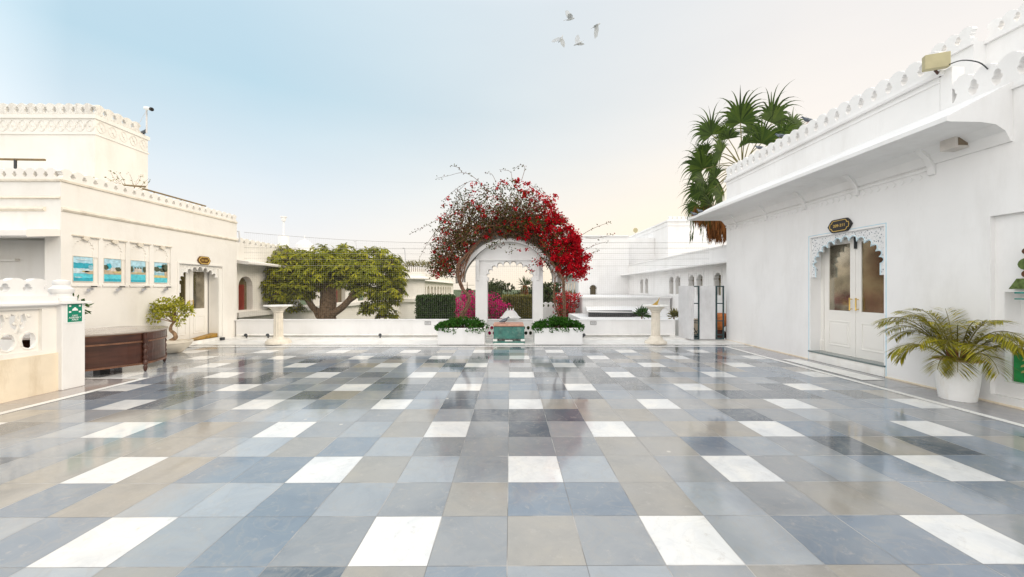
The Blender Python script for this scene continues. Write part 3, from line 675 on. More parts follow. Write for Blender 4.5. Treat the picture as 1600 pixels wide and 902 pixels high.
w = MB(); w.lathe([(.17, 0), (.17, .06), (.12, .08), (.115, .12), (.14, .15), (.14, .20), (.10, .24), (.09, .26), (.10, .28), (.095, .33), (.05, .345), (0, .35)], (-7.25, 6.05, 1.402), 20); build('finial', w, PL, BR, smooth=True)
SG = thing('assembly_sign', (-7.06, 6.06, .98), 'green safe assembly area sign on the white pillar', 'sign')
f = (Vector((-7.058, 6.065, 1.215)), Y_, Z_, X_)
w = MB(); w.plate(f, rect(-.115, .115, -.16, .16), (), .006, 0, .006); build('white_board', w, WSIGN, SG)
w = MB(); w.plate(f, rect(-.100, .100, -.145, .145), (), .002, 0, .0085); build('green_field', w, GSIGN, SG)
w = MB()
for sx in (-1, 1):
    for sz in (-1, 1):
        cx_, cz = sx * .068, .065 + sz * .048
        w.plate(f, rect(cx_ - .015, cx_ + .015, cz - .012, cz + .012), (), .001, 0, .0100)
for dx, dz, r_ in ((0, .07, .020), (-.022, .055, .015), (.022, .055, .015)): w.plate(f, [(dx + r_ * cos(a_ * pi / 6), dz + r_ * sin(a_ * pi / 6)) for a_ in range(12)], (), .001, 0, .0101 + dx * .01)
w.plate(f, [(-.042, .035), (.042, .035), (.036, .055), (-.036, .055)], (), .001, 0, .0107); build('pictogram', w, WSIGN, SG)
for s_, dz in (('SAFE', -.045), ('ASSEMBLY', -.078), ('AREA', -.111)): text(s_, .038, f, 0, dz, .0100, .001, WSIGN, SG)

# reception desk
DK = thing('desk', (-7.7, 7.3, 0), 'dark mahogany bow fronted desk with worn pale top beside the pillar', 'desk')
ctl = [(-7.93, 6.28), (-7.66, 6.50), (-7.36, 6.86), (-7.14, 7.28), (-7.18, 7.62), (-7.36, 7.98), (-7.62, 8.20), (-7.75, 8.24)]
def cat(P, n=5):
    o = []
    for i in range(len(P) - 1):
        p0, p1, p2, p3 = P[max(i - 1, 0)], P[i], P[i + 1], P[min(i + 2, len(P) - 1)]
        for k in range(n):
            t_ = k / n; o.append(tuple(.5 * (2 * p1[q] + (p2[q] - p0[q]) * t_ + (2 * p0[q] - 5 * p1[q] + 4 * p2[q] - p3[q]) * t_ ** 2 + (3 * p1[q] - p0[q] - 3 * p2[q] + p3[q]) * t_ ** 3) for q in range(len(p1))))
    return o + [tuple(P[-1])]
cv = cat(ctl, 4)
def offs(P, d):
    o = []
    for i, p in enumerate(P):
        a, b_ = P[max(i - 1, 0)], P[min(i + 1, len(P) - 1)]; tx_, ty_ = b_[0] - a[0], b_[1] - a[1]; l = sqrt(tx_ ** 2 + ty_ ** 2) or 1
        o.append((p[0] + ty_ / l * d, p[1] - tx_ / l * d))
    return o
FZ = lambda z: (Vector((0, 0, z)), X_, Y_, Z_)
def wallstrip(w, P, z0, z1, t_, m=0):
    Q = offs(P, -t_); w.plate(FZ(z1), P + list(reversed(Q)), (), z1 - z0, m)
w = MB(); tp = offs(cv, .05); w.plate(FZ(.79), tp + [(-7.95, 8.3), (-8.55, 8.2), (-8.62, 6.3), (-8.1, 6.2)], (), .035); build('tabletop', w, WOODT, DK, bevel=.008)
w = MB(); wallstrip(w, cv, .155, .755, .03); wallstrip(w, offs(cv, .012), .60, .755, .015); build('front_panel', w, WOOD, DK)
w = MB(); wallstrip(w, offs(cv, .03), .57, .60, .03); wallstrip(w, offs(cv, .028), .14, .172, .04); wallstrip(w, offs(cv, .028), .735, .755, .03); build('moulding', w, mat('mahogany_edge', (.17, .075, .04), .3, .2, 9), DK)
tl = [(.018, 0), (.03, .04), (.034, .10), (.022, .13), (.04, .15), (.04, .57), (.025, .60), (.04, .62), (.04, .755)]
tl = [(.014, 0), (.026, .03), (.036, .09), (.022, .125), (.04, .135), (.04, .20), (.025, .22), (.042, .27), (.026, .31), (.036, .36), (.036, .40), (.024, .43), (.042, .48), (.024, .54), (.04, .56), (.04, .75)]
for p in (ctl[1], ctl[3], ctl[6]):
    q = (p[0] + .03, p[1] - .0); w = MB(); w.lathe(tl, (q[0] + .01, q[1], 0.001), 14); build('leg', w, WOOD, DK, smooth=True)
for p in ((-8.45, 6.5), (-8.5, 8.05), (-7.75, 7.1)):
    w = MB(); w.box(p[0] - .06, p[0] + .06, p[1] - .09, p[1] + .09, 0.001, .75 if p[0] < -8 else .12); build('leg', w, BLACK if p[0] > -8 else WOOD, DK)
# plant on the desk, mostly hidden by the pillar
PT = thing('desk_plant', (-7.86, 6.62, .79), 'small leafy plant on the desk peeking out behind the pillar', 'plant')
w = MB(); w.lathe([(.07, 0), (.10, .16), (.11, .17), (.095, .17), (.0, .15)], (-7.86, 6.62, .79), 16); build('pot', w, TERRA, PT)
w = MB(); cloud(w, (-7.84, 6.62, 1.27), (.28, .2, .22), 220, .10, .05, 0, .3); build('leaves', w, LEAFH, PT, fix=False)
w = MB(); w.tube([(-7.86, 6.62, .94), (-7.84, 6.62, 1.25)], .008, 5); build('stem', w, VINEB, PT)

# bonsai
BO = thing('bonsai', (-8.56, 9.40, .012), 'bonsai tree with yellow green leaves in a wide cream bowl by the left wall', 'potted tree')
bx, by = -8.56, 9.40
w = MB(); w.lathe([(.20, 0), (.26, .02), (.36, .12), (.43, .20), (.44, .25), (.46, .255), (.46, .29), (.42, .29), (.40, .25), (0, .25)], (bx, by, .001), 32); build('bowl', w, mat('cream_bowl', (.72, .66, .56), .6, .05, 6, .1, 20), BO, smooth=True)
w = MB(); w.lathe([(.40, .252), (.2, .30), (0, .33)], (bx, by, .001), 24); build('soil', w, STONE, BO)
tk = cat([(bx, by, .28), (bx + .16, by - .02, .38), (bx + .12, by, .48), (bx + .0, by + .03, .56), (bx + .04, by, .68), (bx + .12, by, .80), (bx + .14, by, 1.05)], 4)
w = MB(); w.tube(tk, [.055 * (1 - .7 * i / len(tk)) for i in range(len(tk))], 8)
w2 = MB()
lobes = [(-.42, .0, .86, .17), (-.25, .05, 1.02, .2), (-.05, .0, 1.12, .22), (.15, -.05, 1.14, .22), (.32, 0, 1.04, .2), (.45, .03, .90, .16), (-.28, -.1, .72, .13), (.22, .05, .62, .10), (.05, -.15, .92, .2), (-.15, .1, .9, .18), (.36, -.1, .78, .14), (.5, 0, 1.0, .1)]
for (dx, dy, z, r_) in lobes:
    z += .10; dx -= .03
    p1 = Vector((bx + dx, by + dy, z + .02)); p0 = Vector(tk[-6]); w.tube([p0, (p0 + p1) / 2 + Vector((0, 0, .03)), p1], [.014, .01, .004], 5)
    cloud(w2, p1, (r_, r_, r_ * .65), int(900 * r_ * r_ * 4.0), .066, .042, 0, .2)
build('trunk', w, BARK, BO, smooth=True, fix=False); build('crown', w2, LEAFB, BO, fix=False)

# ------------------------------------------------------------------ low wall + small things on it
LW = thing('low_wall', (-1.2, 12.3, .04), 'low white parapet wall along the far edge of the terrace', 'wall')
w = MB(); w.box(-8.95, -1.1, 12.2, 12.42, .04, .57); w.box(1.08, 5.42, 12.2, 12.42, .04, .57); w.box(-1.1, 1.08, 12.24, 12.42, .46, .57); build('wall', w, PL, LW)
w = MB(); w.box(-8.98, -1.1, 12.17, 12.45, .57, .60); w.box(1.08, 5.42, 12.17, 12.45, .57, .60); w.box(-1.1, 1.08, 12.2, 12.45, .572, .60); build('coping', w, PL, LW, bevel=.006)
w = MB(); w.sweep([(0, .04), (.05, .04), (.05, .10), (.0, .13)], FY(12.2), -8.9, -1.1); w.sweep([(0, .04), (.05, .04), (.05, .10), (.0, .13)], FY(12.2), 1.08, 5.4); build('skirting', w, MARB, LW)
w = MB(); w.tube([(-8.7, 12.12, .075), (-1.5, 12.12, .075)], .014, 6); w.tube([(1.5, 12.12, .075), (5.2, 12.12, .075)], .014, 6); build('cable_pipe', w, ROPE, LW)
w = MB(); f = FY(12.26); hs = []
for i in range(14):
    for j in range(2): hs.append([(-.98 + i * .15 + (.075 if j else 0) + .055 * cos(k * pi / 4), .15 + j * .17 + .065 * sin(k * pi / 4)) for k in range(8)])
w.plate(f, rect(-1.1, 1.08, .04, .458), [h for h in hs if h[4][0] > -1.08 and h[0][0] < 1.06], .04); build('jali_panel', w, MARB, LW)
for k, (x, lb) in enumerate(((668.5, 'small framed plaque on the low wall left of the left planter'), (927, 'small framed plaque on the low wall right of the right planter'))):
    p = at(x, 505, 12.2); o = thing('wall_plaque', p, lb, 'plaque', 'framed plaques on the low wall'); f = (Vector((p.x, 12.198, p.z)), X_, Z_, -Y_)
    w = MB(); w.plate(f, rect(-.10, .10, -.055, .055), [rect(-.085, .085, -.04, .04)], .012, 0, .012); build('frame', w, mat('grey_frame', (.28, .27, .26), .5), o)
    w = MB(); w.plate(f, rect(-.085, .085, -.04, .04), (), .006, 0, .006)
    for q in range(3): w.plate(f, rect(-.06, .06, -.022 + q * .02, -.015 + q * .02), (), .001, 1, .0075)
    build('plate', w, [GREYP, mat('engraved', (.2, .2, .2), .6)], o)
pt = None
for k, (x, lb) in enumerate(((385, 'black floor spotlight nearest to the left building on the marble strip'), (419, 'black floor spotlight just left of the pedestal column'), (594, 'black floor spotlight by the low wall under the big tree'), (911, 'black floor spotlight beside the right planter'))):
    p = at(x, 530, 11.95)
    if pt is None:
        pt = thing('floor_spotlight', (p.x, 11.95, .04), lb, 'light', 'floor spotlights along the low wall'); w = MB(); w.tube([(p.x, 11.95, .04), (p.x, 11.95, .09)], .02, 8); build('stem', w, METD, pt)
        w = MB(); w.tube([(p.x, 11.97, .09), (p.x + .02, 11.88, .14)], [.035, .05], 10); build('lamp_head', w, METD, pt)
    else:
        c_ = copy_tree(pt); c_.location = (p.x, 11.95, .04); c_['label'] = lb.replace('broken ', '')
# cupola on the wall
CU = thing('stone_cupola', (at(798, 500, 12.31).x, 12.31, .6), 'small white bell shaped cupola with three finials on the low wall under the arch', 'ornament')
cx_ = at(797.5, 500, 12.31).x
w = MB(); w.box(cx_ - .27, cx_ + .27, 12.2, 12.42, .6, .635); build('base', w, PL, CU)
w = MB(); w.lathe([(.50, 0), (.50, .03), (.46, .04), (.38, .08), (.30, .17), (.22, .23), (.20, .25), (.0, .26)], (cx_, 12.31, .636), 4 * 6, 0, .70, .4); build('dome', w, PL, CU, smooth=True)
for dx in (-.09, 0, .09):
    w = MB(); w.lathe([(.02, 0), (.03, .02), (.015, .05), (.0, .10)], (cx_ + dx, 12.31, .89), 8); build('finial', w, PL, CU)

# planters
def planter(x0, x1, label, seed, lb):
    o = thing('planter', ((x0 + x1) / 2, 10.95, .012), label, 'planter', 'white box planters flanking the fountain')
    w = MB(); w.plate(FZ(.49), [(x0, 10.6), (x1, 10.6), (x1, 11.3), (x0, 11.3)], [[(x0 + .05, 10.65), (x1 - .05, 10.65), (x1 - .05, 11.25), (x0 + .05, 11.25)]], .486); build('box', w, PL, o, bevel=.025)
    w = MB(); w.box(x0 + .05, x1 - .05, 10.65, 11.25, .05, .45); build('soil', w, SOIL, o)
    o2 = thing('groundcover_shrub', ((x0 + x1) / 2, 10.95, .45), lb, 'shrub', 'green shrubs in the box planters')
    w = MB(); w2 = MB(); R = random.Random(seed); c_ = (x0 + x1) / 2
    for k in range(44):
        u = R.uniform(-1, 1); p = (c_ + u * (x1 - x0) * .46, R.uniform(10.62, 11.25), .50 + .24 * (1 - abs(u) ** 1.6) * R.uniform(.3, 1.0)); r_ = R.uniform(.10, .17)
        cloud(w, p, (r_ * 1.1, r_, r_ * .75), 110, .050, .038, 0, .5)
        w2.tube([(c_ + u * .3, 10.95, .44), p], [.012, .004], 4)
    for k in range(16):
        u = x0 + (x1 - x0) * R.random(); L = R.uniform(.05, .16)
        for q in range(10): leaf(w, Vector((u + R.uniform(-.05, .05), 10.575 + R.uniform(-.02, .02), .5 - L * R.random())), rv() - Z_ * .5, -Y_ + rv() * .5, .045, .035)
    if seed == 1:
        for q in range(90): leaf(w, Vector((x0 - .03 - .08 * R.random(), 10.7 + .3 * R.random(), .53 - .12 * R.random())), rv(), rv(), .045, .035)
    build('foliage', w, LEAFG, o2, fix=False); build('stems', w2, VINEB, o2, fix=False)
planter(-2.07, -.73, 'white box planter left of the green marble fountain', 1, 'spreading green shrub in the left white planter')
planter(.70, 2.07, 'white box planter right of the green marble fountain', 2, 'spreading green shrub in the right white planter')

# fountain block
FN = thing('marble_block', (-.04, 11.2, .012), 'green marble block with pink stone slab top between the two planters', 'fountain')
w = MB(); w.box(-.49, .42, 10.98, 11.65, .13, .49); build('body', w, GREENM, FN, bevel=.004)
w = MB(); w.box(-.50, .40, 10.95, 11.68, .50, .565); build('top_slab', w, PINKS, FN, bevel=.012)
w = MB(); w.box(-.50, .43, 10.85, 11.66, .012, .075); build('base_step', w, GREENM, FN, bevel=.004)
w = MB(); w.box(-.50, -.38, 10.84, 10.975, .077, .13); w.box(.31, .43, 10.84, 10.975, .077, .13); w.box(-.15, .07, 10.845, 10.975, .077, .10); w.box(-.48, .41, 10.80, 10.83, .013, .03); build('white_inlay', w, MARB, FN, bevel=.004)

# pedestals
def pedestal(cx, cy, top_r, shaft_r, base_r, label, gnomon):
    o = thing('pedestal', (cx, cy, .012), label, 'pedestal')
    w = MB()
    if gnomon: w.lathe([(base_r, 0), (base_r, .04), (base_r * .95, .07), (base_r * .8, .09), (base_r * .66, .12), (base_r * .6, .18), (shaft_r * 1.05, .22)], (cx, cy, .012), 28)
    else: w.lathe([(base_r, 0), (base_r * .98, .06), (base_r * .86, .10), (base_r * .8, .13), (shaft_r * 1.3, .15), (shaft_r * 1.1, .2)], (cx, cy, .012), 28)
    build('base', w, STONE, o, smooth=True)
    w = MB(); n = 48; vs = []; H0, H1 = .20, .93
    for z in (H0, H1):
        for j in range(n):
            r_ = shaft_r * (1 if j % 4 < 2 else .90) * (1 if z == H0 else .95); vs.append((cx + r_ * cos(2 * pi * j / n), cy + r_ * sin(2 * pi * j / n), z))
    w.add(vs, [(j, (j + 1) % n, n + (j + 1) % n, n + j) for j in range(n)]); build('shaft', w, STONE, o)
    w = MB(); w.lathe([(shaft_r * .98, .915), (shaft_r * 1.15, .93), (shaft_r * 1.1, .96), (shaft_r * 1.35, .98), (shaft_r * 1.45, 1.01), (shaft_r * 1.8, 1.04), (shaft_r * 2.1, 1.08), (shaft_r * 2.1, 1.09)], (cx, cy, 0), 28); build('capital', w, STONE, o, smooth=True)
    w = MB(); w.lathe([(top_r * .97, 1.09), (top_r, 1.10), (top_r, 1.125), (top_r * .97, 1.135)], (cx, cy, 0), 8 if not gnomon else 36); build('top_plate', w, MARB, o)
    if gnomon:
        w = MB(); w.plate((Vector((cx, cy - .01, 1.137)), X_, Z_, -Y_), [(-.10, 0), (.05, 0), (.12, .22), (.06, .13)], (), .015); build('gnomon', w, BRASS, o)
        w = MB(); w.lathe([(.12, 1.136), (.12, 1.142), (0, 1.143)], (cx, cy, 0), 24); build('dial', w, BRASS, o)
p = at(435, 537, 10.95); pedestal(p.x, 10.95, .38, .125, .34, 'fluted stone pedestal with empty octagonal top on the left', False)
p = at(1024.5, 537, 10.9); pedestal(p.x, 10.9, .37, .125, .31, 'fluted stone pedestal carrying a brass sundial on the right', True)

# ------------------------------------------------------------------ pavilion
PV = thing('arched_pavilion', (-.03, 12.4, .04), 'white pavilion with cusped arch and curved vault roof behind the fountain', 'pavilion')
pc = -.05
for s_ in (-1, 1):
    w = MB(); a, b_ = (-1.12, -.745) if s_ < 0 else (.74, 1.06); w.box(a, b_, 12.0, 12.55, .04, 2.0); build('pillar', w, PL, PV, bevel=.01)
w = MB(); f = FY(12.0); cvx = lambda t_: (pc + 1.33 * cos(t_), 1.85 + 1.28 * sin(t_))
cp = cusp(-.003, .70, 1.86, 1.98, 2.36, 10, 7, 1.45)
top_ = [cvx(pi - pi * k / 24) for k in range(25)]; top_ = [q for q in top_ if q[1] > 2.0 and -1.12 < q[0] < 1.06]
outl = [(-1.12, 1.86), (-1.12, 2.3)] + [q for q in top_] + [(1.06, 2.3), (1.06, 1.86), (.697, 1.86)] + list(reversed(cp))[1:-1] + [(-.703, 1.86)]
w.plate(f, outl, (), .45, 0, -.03); build('arch_wall', w, PL, PV)
w = MB(); w.box(-1.16, 1.10, 11.97, 12.03, 2.52, 2.55); w.box(-1.16, -.74, 11.97, 12.03, 1.94, 1.96) if False else None; build('ledge', w, PL, PV)
w = MB(); n = 28; o_ = []; i_ = []
for k in range(n + 1):
    t_ = pi * (1.03 - 1.06 * k / n) ; fl2 = max(0, abs(cos(t_)) - .8) * .6
    o_.append((pc + (1.42 + fl2) * cos(t_), 1.95 + 1.25 * sin(t_))); i_.append((pc + (1.33 + fl2) * cos(t_), 1.93 + 1.19 * sin(t_)))
ss = [(11.86, 1.0, 1.0), (11.95, 1.07, 1.12), (12.15, 1.13, 1.30), (12.4, 1.15, 1.42), (12.65, 1.13, 1.30), (12.9, 1.05, 1.05), (13.0, 1.0, .95)]
vs_ = []
for (yy, kx, kz) in ss:
    for (x, z) in o_: vs_.append((pc + (x - pc) * kx, yy, 1.95 + (z - 1.95) * kz))
m1 = n + 1; w.add(vs_, [(r_ * m1 + k, r_ * m1 + k + 1, (r_ + 1) * m1 + k + 1, (r_ + 1) * m1 + k) for r_ in range(len(ss) - 1) for k in range(n)])
w.plate(FY(11.865), o_ + list(reversed(i_)), (), .6)
build('vault_roof', w, PLD, PV, smooth=True)
w = MB()
w.plate(FY(11.82), [(pc + (x - pc) * 1.012, y + .012) for x, y in o_] + list(reversed([(pc + (x - pc) * .985, y - .01) for x, y in i_])), (), .05); build('vault_rim', w, PL, PV, smooth=True)
for s_ in (-1, 1):
    w = MB(); x = -1.0 if s_ < 0 else .94
    w.plate((Vector((x, 12.0, 0)), -Y_, Z_, X_), [(0, 1.85), (.03, 1.88), (.06, 2.05), (.14, 2.35), (.14, 2.55), (0, 2.55)], (), .09); build('bracket', w, PL, PV, bevel=.01)

# ------------------------------------------------------------------ bougainvillea on the pavilion
VC = Vector((-.16, 12.2, 1.75))
def wob(P, r, n): return [p + Vector((rnd() - .5, rnd() - .5, rnd() - .5)) * r for p in P]
def rope(w, P, k, spread, r):
    P = cat([tuple(p) for p in P], 5)
    for q in range(k):
        ph = 2 * pi * q / k; Q = []
        for i, p in enumerate(P):
            a = ph + i * .38; s_ = spread * (1 - .35 * i / len(P)); Q.append((p[0] + s_ * cos(a), p[1] + s_ * sin(a), p[2] + (rnd() - .5) * .02))
        w.tube(Q, [r * (1 - .55 * i / len(Q)) for i in range(len(Q))], 6)
def rout(th):      # crown radius by angle, metres
    d = math.degrees(th)
    pts = [(-5, 2.45), (10, 2.6), (30, 2.65), (50, 2.75), (70, 3.05), (90, 3.35), (105, 3.4), (120, 3.35), (135, 3.0), (150, 2.7), (165, 2.5), (185, 2.4)]
    for (a, ra), (b_, rb) in zip(pts, pts[1:]):
        if d <= b_: return ra + (rb - ra) * max(0, d - a) / (b_ - a)
    return 2.4
def pol(th, r, y=12.2): return Vector((VC.x + r * cos(th), y, VC.z + r * sin(th)))
def vine(label, side):
    base = at(711, 492, 11.1) if side < 0 else at(883, 490, 11.1)
    base = Vector((base.x, 11.0, .46))
    o = thing('bougainvillea', base, label, 'climbing plant')
    w = MB(); tw = MB(); lf = MB(); fw = MB(); R = random.Random(5 if side < 0 else 9)
    if side < 0:
        rope(w, [base, at(733, 470, 11.1), at(722, 450, 11.2), at(716, 430, 11.3), at(717, 412, 11.4), at(735, 392, 11.6), at(765, 362, 11.75), at(790, 345, 11.75)], 5, .045, .026)
        rope(w, [at(720, 440, 11.3), at(730, 405, 11.5), at(748, 378, 11.7), at(780, 340, 11.9)], 3, .05, .022)
        rope(w, [at(718, 425, 11.4), at(716, 395, 11.7), at(712, 360, 11.9)], 2, .04, .014)
        rope(w, [at(722, 420, 11.4), at(738, 385, 11.7), at(745, 350, 12), at(750, 320, 12.1)], 2, .05, .014)
    else:
        base = Vector((at(883, 490, 11.1).x, 11.05, .46))
        rope(w, [base, at(881, 465, 11.2), at(880, 440, 11.3), at(872, 425, 11.4), at(860, 405, 11.6), at(845, 380, 11.8), at(820, 355, 12)], 3, .03, .028)
        rope(w, [base, at(868, 478, 11.1), at(866, 455, 11.2), at(867, 435, 11.3), at(862, 420, 11.4)], 2, .025, .018)
    if side < 0: A0, A1, NT = radians(66), radians(188), 330
    else: A0, A1, NT = radians(-8), radians(96), 220
    for k in range(NT):
        th = A0 + (A1 - A0) * R.random(); r = 1.42 + R.random() * .5; y = 11.58 + (R.random() * .3 if R.random() < .6 else R.random() * 1.1)
        sg = 1 if R.random() < .5 else -1; P = [pol(th, r, y)]; L = R.randint(6, 13); dth = sg * R.uniform(.02, .09); dr = R.uniform(.05, .17); dy = R.uniform(-.05, .05)
        for q in range(L):
            th += dth; r += dr; dr -= .009; y += dy + R.uniform(-.03, .03); dth *= .97
            if r > rout(th) or not (A0 - .12 < th < A1 + .05): break
            if pol(th, r).z < 2.05: break
            P.append(pol(th, r, y) + Vector((R.uniform(-.04, .04), 0, R.uniform(-.04, .04))))
        if len(P) > 2:
            tw.tube(P, [.011 * (1 - .75 * i / len(P)) for i in range(len(P))], 4)
            dens = (5 if side < 0 else 6)
            for p in P[1:]:
                if side < 0 and rnd() < .18: continue
                for q in range(R.randint(1, dens)):
                    leaf(lf, p + rv() * .10, rv(), rv() + Z_ * .4, .070, .048)
    # loose sprigs on the left, small patches in the middle
    n1 = 760 if side < 0 else 330
    for k in range(n1):
        th = A0 + (A1 - A0) * R.random(); r = 1.5 + (rout(th) - 1.5) * sqrt(R.random()) * .98; p = pol(th, r, 11.6 + R.random() * (.3 if r < 2.1 else 1.1))
        if p.z < 2.0: continue
        for q in range(R.randint(2, 6)): leaf(lf, p + rv() * .07, rv(), rv() + Z_ * .4, .068, .046)
    n2 = 210 if side < 0 else 330
    for k in range(n2):
        if side < 0:
            th = A0 + (A1 - A0) * R.random() ** 1.3; r = 1.5 + (rout(th) - 1.5) * R.random(); cr, cn = R.uniform(.03, .08), R.randint(4, 16)
        else:
            th = radians(R.triangular(-12, 92, 26)); r = 1.55 + (rout(th) - 1.5) * sqrt(R.random()); cr, cn = R.uniform(.07, .17), R.randint(18, 55)
            if th > radians(68): cr *= .5; cn //= 3
        p = pol(th, r, (11.5 if side < 0 else 11.35) + R.random() * (.35 if r < 2.1 else .8))
        if p.z < 1.95: continue
        for q in range(cn): leaf(fw, p + rv() * cr * R.random() ** .4, rv(), rv() - Y_ * .5, .062, .05)
    extra = [(808, 283, .10, 60), (825, 287, .09, 45), (785, 283, .06, 22), (748, 325, .10, 55), (778, 333, .08, 30), (776, 341, .06, 20), (692, 408, .09, 50), (812, 391, .04, 14)] if side < 0 else [(868, 306, .09, 45), (858, 345, .14, 80), (880, 345, .13, 80), (845, 412, .12, 60), (917, 400, .14, 90), (905, 420, .10, 50), (915, 437, .06, 20), (822, 390, .05, 18), (880, 380, .16, 120), (865, 370, .16, 120)]
    for x, y, cr, cn in extra:
        p = at(x, y, 11.7)
        for q in range(cn): leaf(fw, p + Vector((rv().x * 1.3, rv().y * .6, rv().z * .8)) * cr * rnd() ** .5, rv(), rv() - Y_ * .5, .062, .05)
    # long stray shoots
    shoots = [[(765, 300), (740, 277), (722, 270), (700, 275), (681, 279)], [(722, 270), (716, 262), (704, 259)], [(730, 285), (712, 296), (690, 315)], [(700, 330), (680, 345), (660, 356), (640, 366)], [(690, 350), (668, 380), (655, 405)],
              [(800, 280), (797, 268), (780, 265)], [(690, 380), (676, 400), (664, 420)], [(755, 290), (735, 283), (715, 300)], [(745, 310), (722, 308), (705, 325)], [(775, 285), (768, 272), (757, 270)]] if side < 0 else \
             [[(815, 282), (820, 262), (812, 258), (803, 266)], [(880, 350), (868, 330), (850, 300), (835, 290)], [(905, 370), (925, 358), (945, 350), (954, 347)], [(915, 372), (935, 372), (958, 366)], [(900, 400), (925, 385), (947, 378)], [(905, 410), (925, 395), (935, 392)], [(830, 290), (845, 300), (862, 315)], [(850, 425), (838, 415), (830, 410)]]
    for s_ in shoots:
        P = [at(x, y, 12.0 + .1 * i) for i, (x, y) in enumerate(s_)]; Q = cat([tuple(p) for p in P], 4); tw.tube(Q, [.008 * (1 - .6 * i / len(Q)) for i in range(len(Q))], 4)
        for p in Q[3:]:
            if rnd() < .75:
                for q in range(R.randint(1, 3)): leaf(lf, Vector(p) + rv() * .05, rv(), rv(), .06, .04)
    if side > 0:   # hanging sprays near the cusped arch, low flowers on the stems
        for (x, y, n_) in ((838, 408, 30), (832, 418, 20), (826, 420, 12), (872, 447, 14), (886, 443, 12), (846, 400, 20)):
            for q in range(n_): leaf(lf if q % 2 else fw, at(x, y, 11.5) + rv() * .13, rv(), rv(), .055, .045)
    else:
        for (x, y, n_) in ((795, 392, 10), (770, 384, 40), (762, 379, 20), (782, 380, 30), (800, 388, 18)):
            for q in range(n_): leaf(lf, at(x, y, 11.5) + rv() * .12, rv(), rv(), .055, .045)
    build('trunk', w, VINEB, o, smooth='all', fix=False); build('twigs', tw, VINEB, o, fix=False); lf.m = [1 if random.random() < .22 else 0 for _ in lf.m]; build('foliage', lf, [LEAFV, LEAFV2], o, fix=False); build('flowers', fw, RED, o, fix=False)
vine('sparse leafy bougainvillea with twisted trunk climbing over the pavilion from the left planter', -1)
vine('dense crimson bougainvillea climbing over the pavilion from the right planter', 1)

# ------------------------------------------------------------------ bird net
NT_ = thing('bird_net', (-1.2, 12.5, .6), 'fine bird net with sagging support ropes stretched above the low wall', 'net')
w = MB(); ny = 12.5; x = -8.9
def ztop(x): return 3.16 + .34 * max(0, (-x - 3.2) / 5.7) ** 1.5
while x < 6.7:
    w.tube([(x, ny, .6), (x, ny, ztop(x))], .0010, 3); x += .068
z = .62
while z < 3.15:
    w.tube([(-8.9, ny, z), (6.7, ny, z)], .0010, 3); z += .068
build('mesh_cords', w, NETM, NT_, fix=False)
for k, (z0, sag) in enumerate(((3.17, .0), (2.98, .03), (2.82, .05), (2.62, .05), (2.40, .04))):
    w = MB(); P = [(-8.9 + 15.6 * i / 20, ny - .01, (ztop(-8.9 + 15.6 * i / 20) if k == 0 else z0) - sag * sin(pi * i / 20)) for i in range(21)]; w.tube(P, .005 if k in (0, 1) else .003, 4); build('rope', w, ROPE, NT_)
for pp in ((370, 362, .35, .02), (553, 378, .3, .014), (629, 388, .5, .014)):
    w = MB(); p = at(pp[0], pp[1], 12.5); w.tube([p, p + Vector((.07, 0, .01)), p + Vector((.1, 0, -pp[2]))], pp[3], 5); build('bracket', w, GREYP, NT_)

# ------------------------------------------------------------------ courtyard: left arcade
AR = thing('arcade_wing', (-9.5, 30, -1.2), 'long white arcaded wing with yellow arches receding behind the big tree', 'building')
fa = FX(-9.5, 1)
def yat(x, X): return abs(X) * FPX / abs(x - 797)
ops = []
wide = [(374, 396, 'c'), (400, 424, 'y'), (430, 452, 'c'), (470, 490, 'y'), (520, 540, 'c'), (560, 575, 'y')]
H = []
for (xa, xb, k) in wide: H.append((yat(xa, 9.5), yat(xb, 9.5), .85, 2.06, k))
y = 31.
while y < 60:
    H.append((y, y + 1.25, .2, 1.95, 'y' if y > 36 else 'c')); y += 1.95
H.sort(); H2 = []
for h in H:
    if not H2 or h[0] > H2[-1][1] + .15: H2.append(h)
w = MB(); w.plate(fa, rect(12.75, 62, -1.2, 3.15), [arch((a + b_) / 2, (b_ - a) / 2, z0, z1 - .35, z1, 8) for a, b_, z0, z1, k in H2], .3); w.box(-22, -9.8, 12.75, 62, 2.9, 3.0); w.box(-22, -9.5, 62, 62.3, -1.2, 3.15); w.box(-22, -9.8, 12.45, 12.75, -1.2, 3.1); build('wall', w, PLW, AR)
w = MB(); w.sweep([(0, 2.62), (0, 2.50), (.55, 2.44), (.58, 2.46), (.58, 2.52), (.55, 2.54)], fa, 12.75, 62); w.sweep([(0, .62), (.25, .62), (.25, .78), (0, .80)], fa, 12.75, 62); build('eave', w, PLW, AR)
w = MB(); merlons(w, fa, 12.75, 30, 3.15, .26, .30, .1); w.plate(fa, rect(30, 62, 3.15, 3.35), (), .1); build('parapet', w, PLW, AR)
for i, (a, b_, z0, z1, k) in enumerate(H2):
    w = MB(); w.plate(fa, rect(a - .1, b_ + .1, z0 - .05, z1 + .05), (), .05, 0, -.75 if k == 'y' else -.22); build('arch_back', w, YELP if k == 'y' else BLIND, AR)
    if k == 'c':
        w = MB(); c_ = (a + b_) / 2; w.plate(fa, rect(c_ - .16, c_ + .2, z0 - .04, z1 - .3), (), .02, 0, -.19); build('door', w, RDOOR, AR)
# round lobed bay
w = MB(); w.lathe([(1.6, -1.2), (1.6, .35), (1.9, .5), (1.95, .75), (1.6, .8), (1.6, 2.44), (2.2, 2.46), (2.2, 2.55), (1.6, 2.75), (1.6, 3.35), (0, 3.36)], (-9.3, 33.5, 0), 28); build('round_bay', w, PLW, AR, smooth=True)
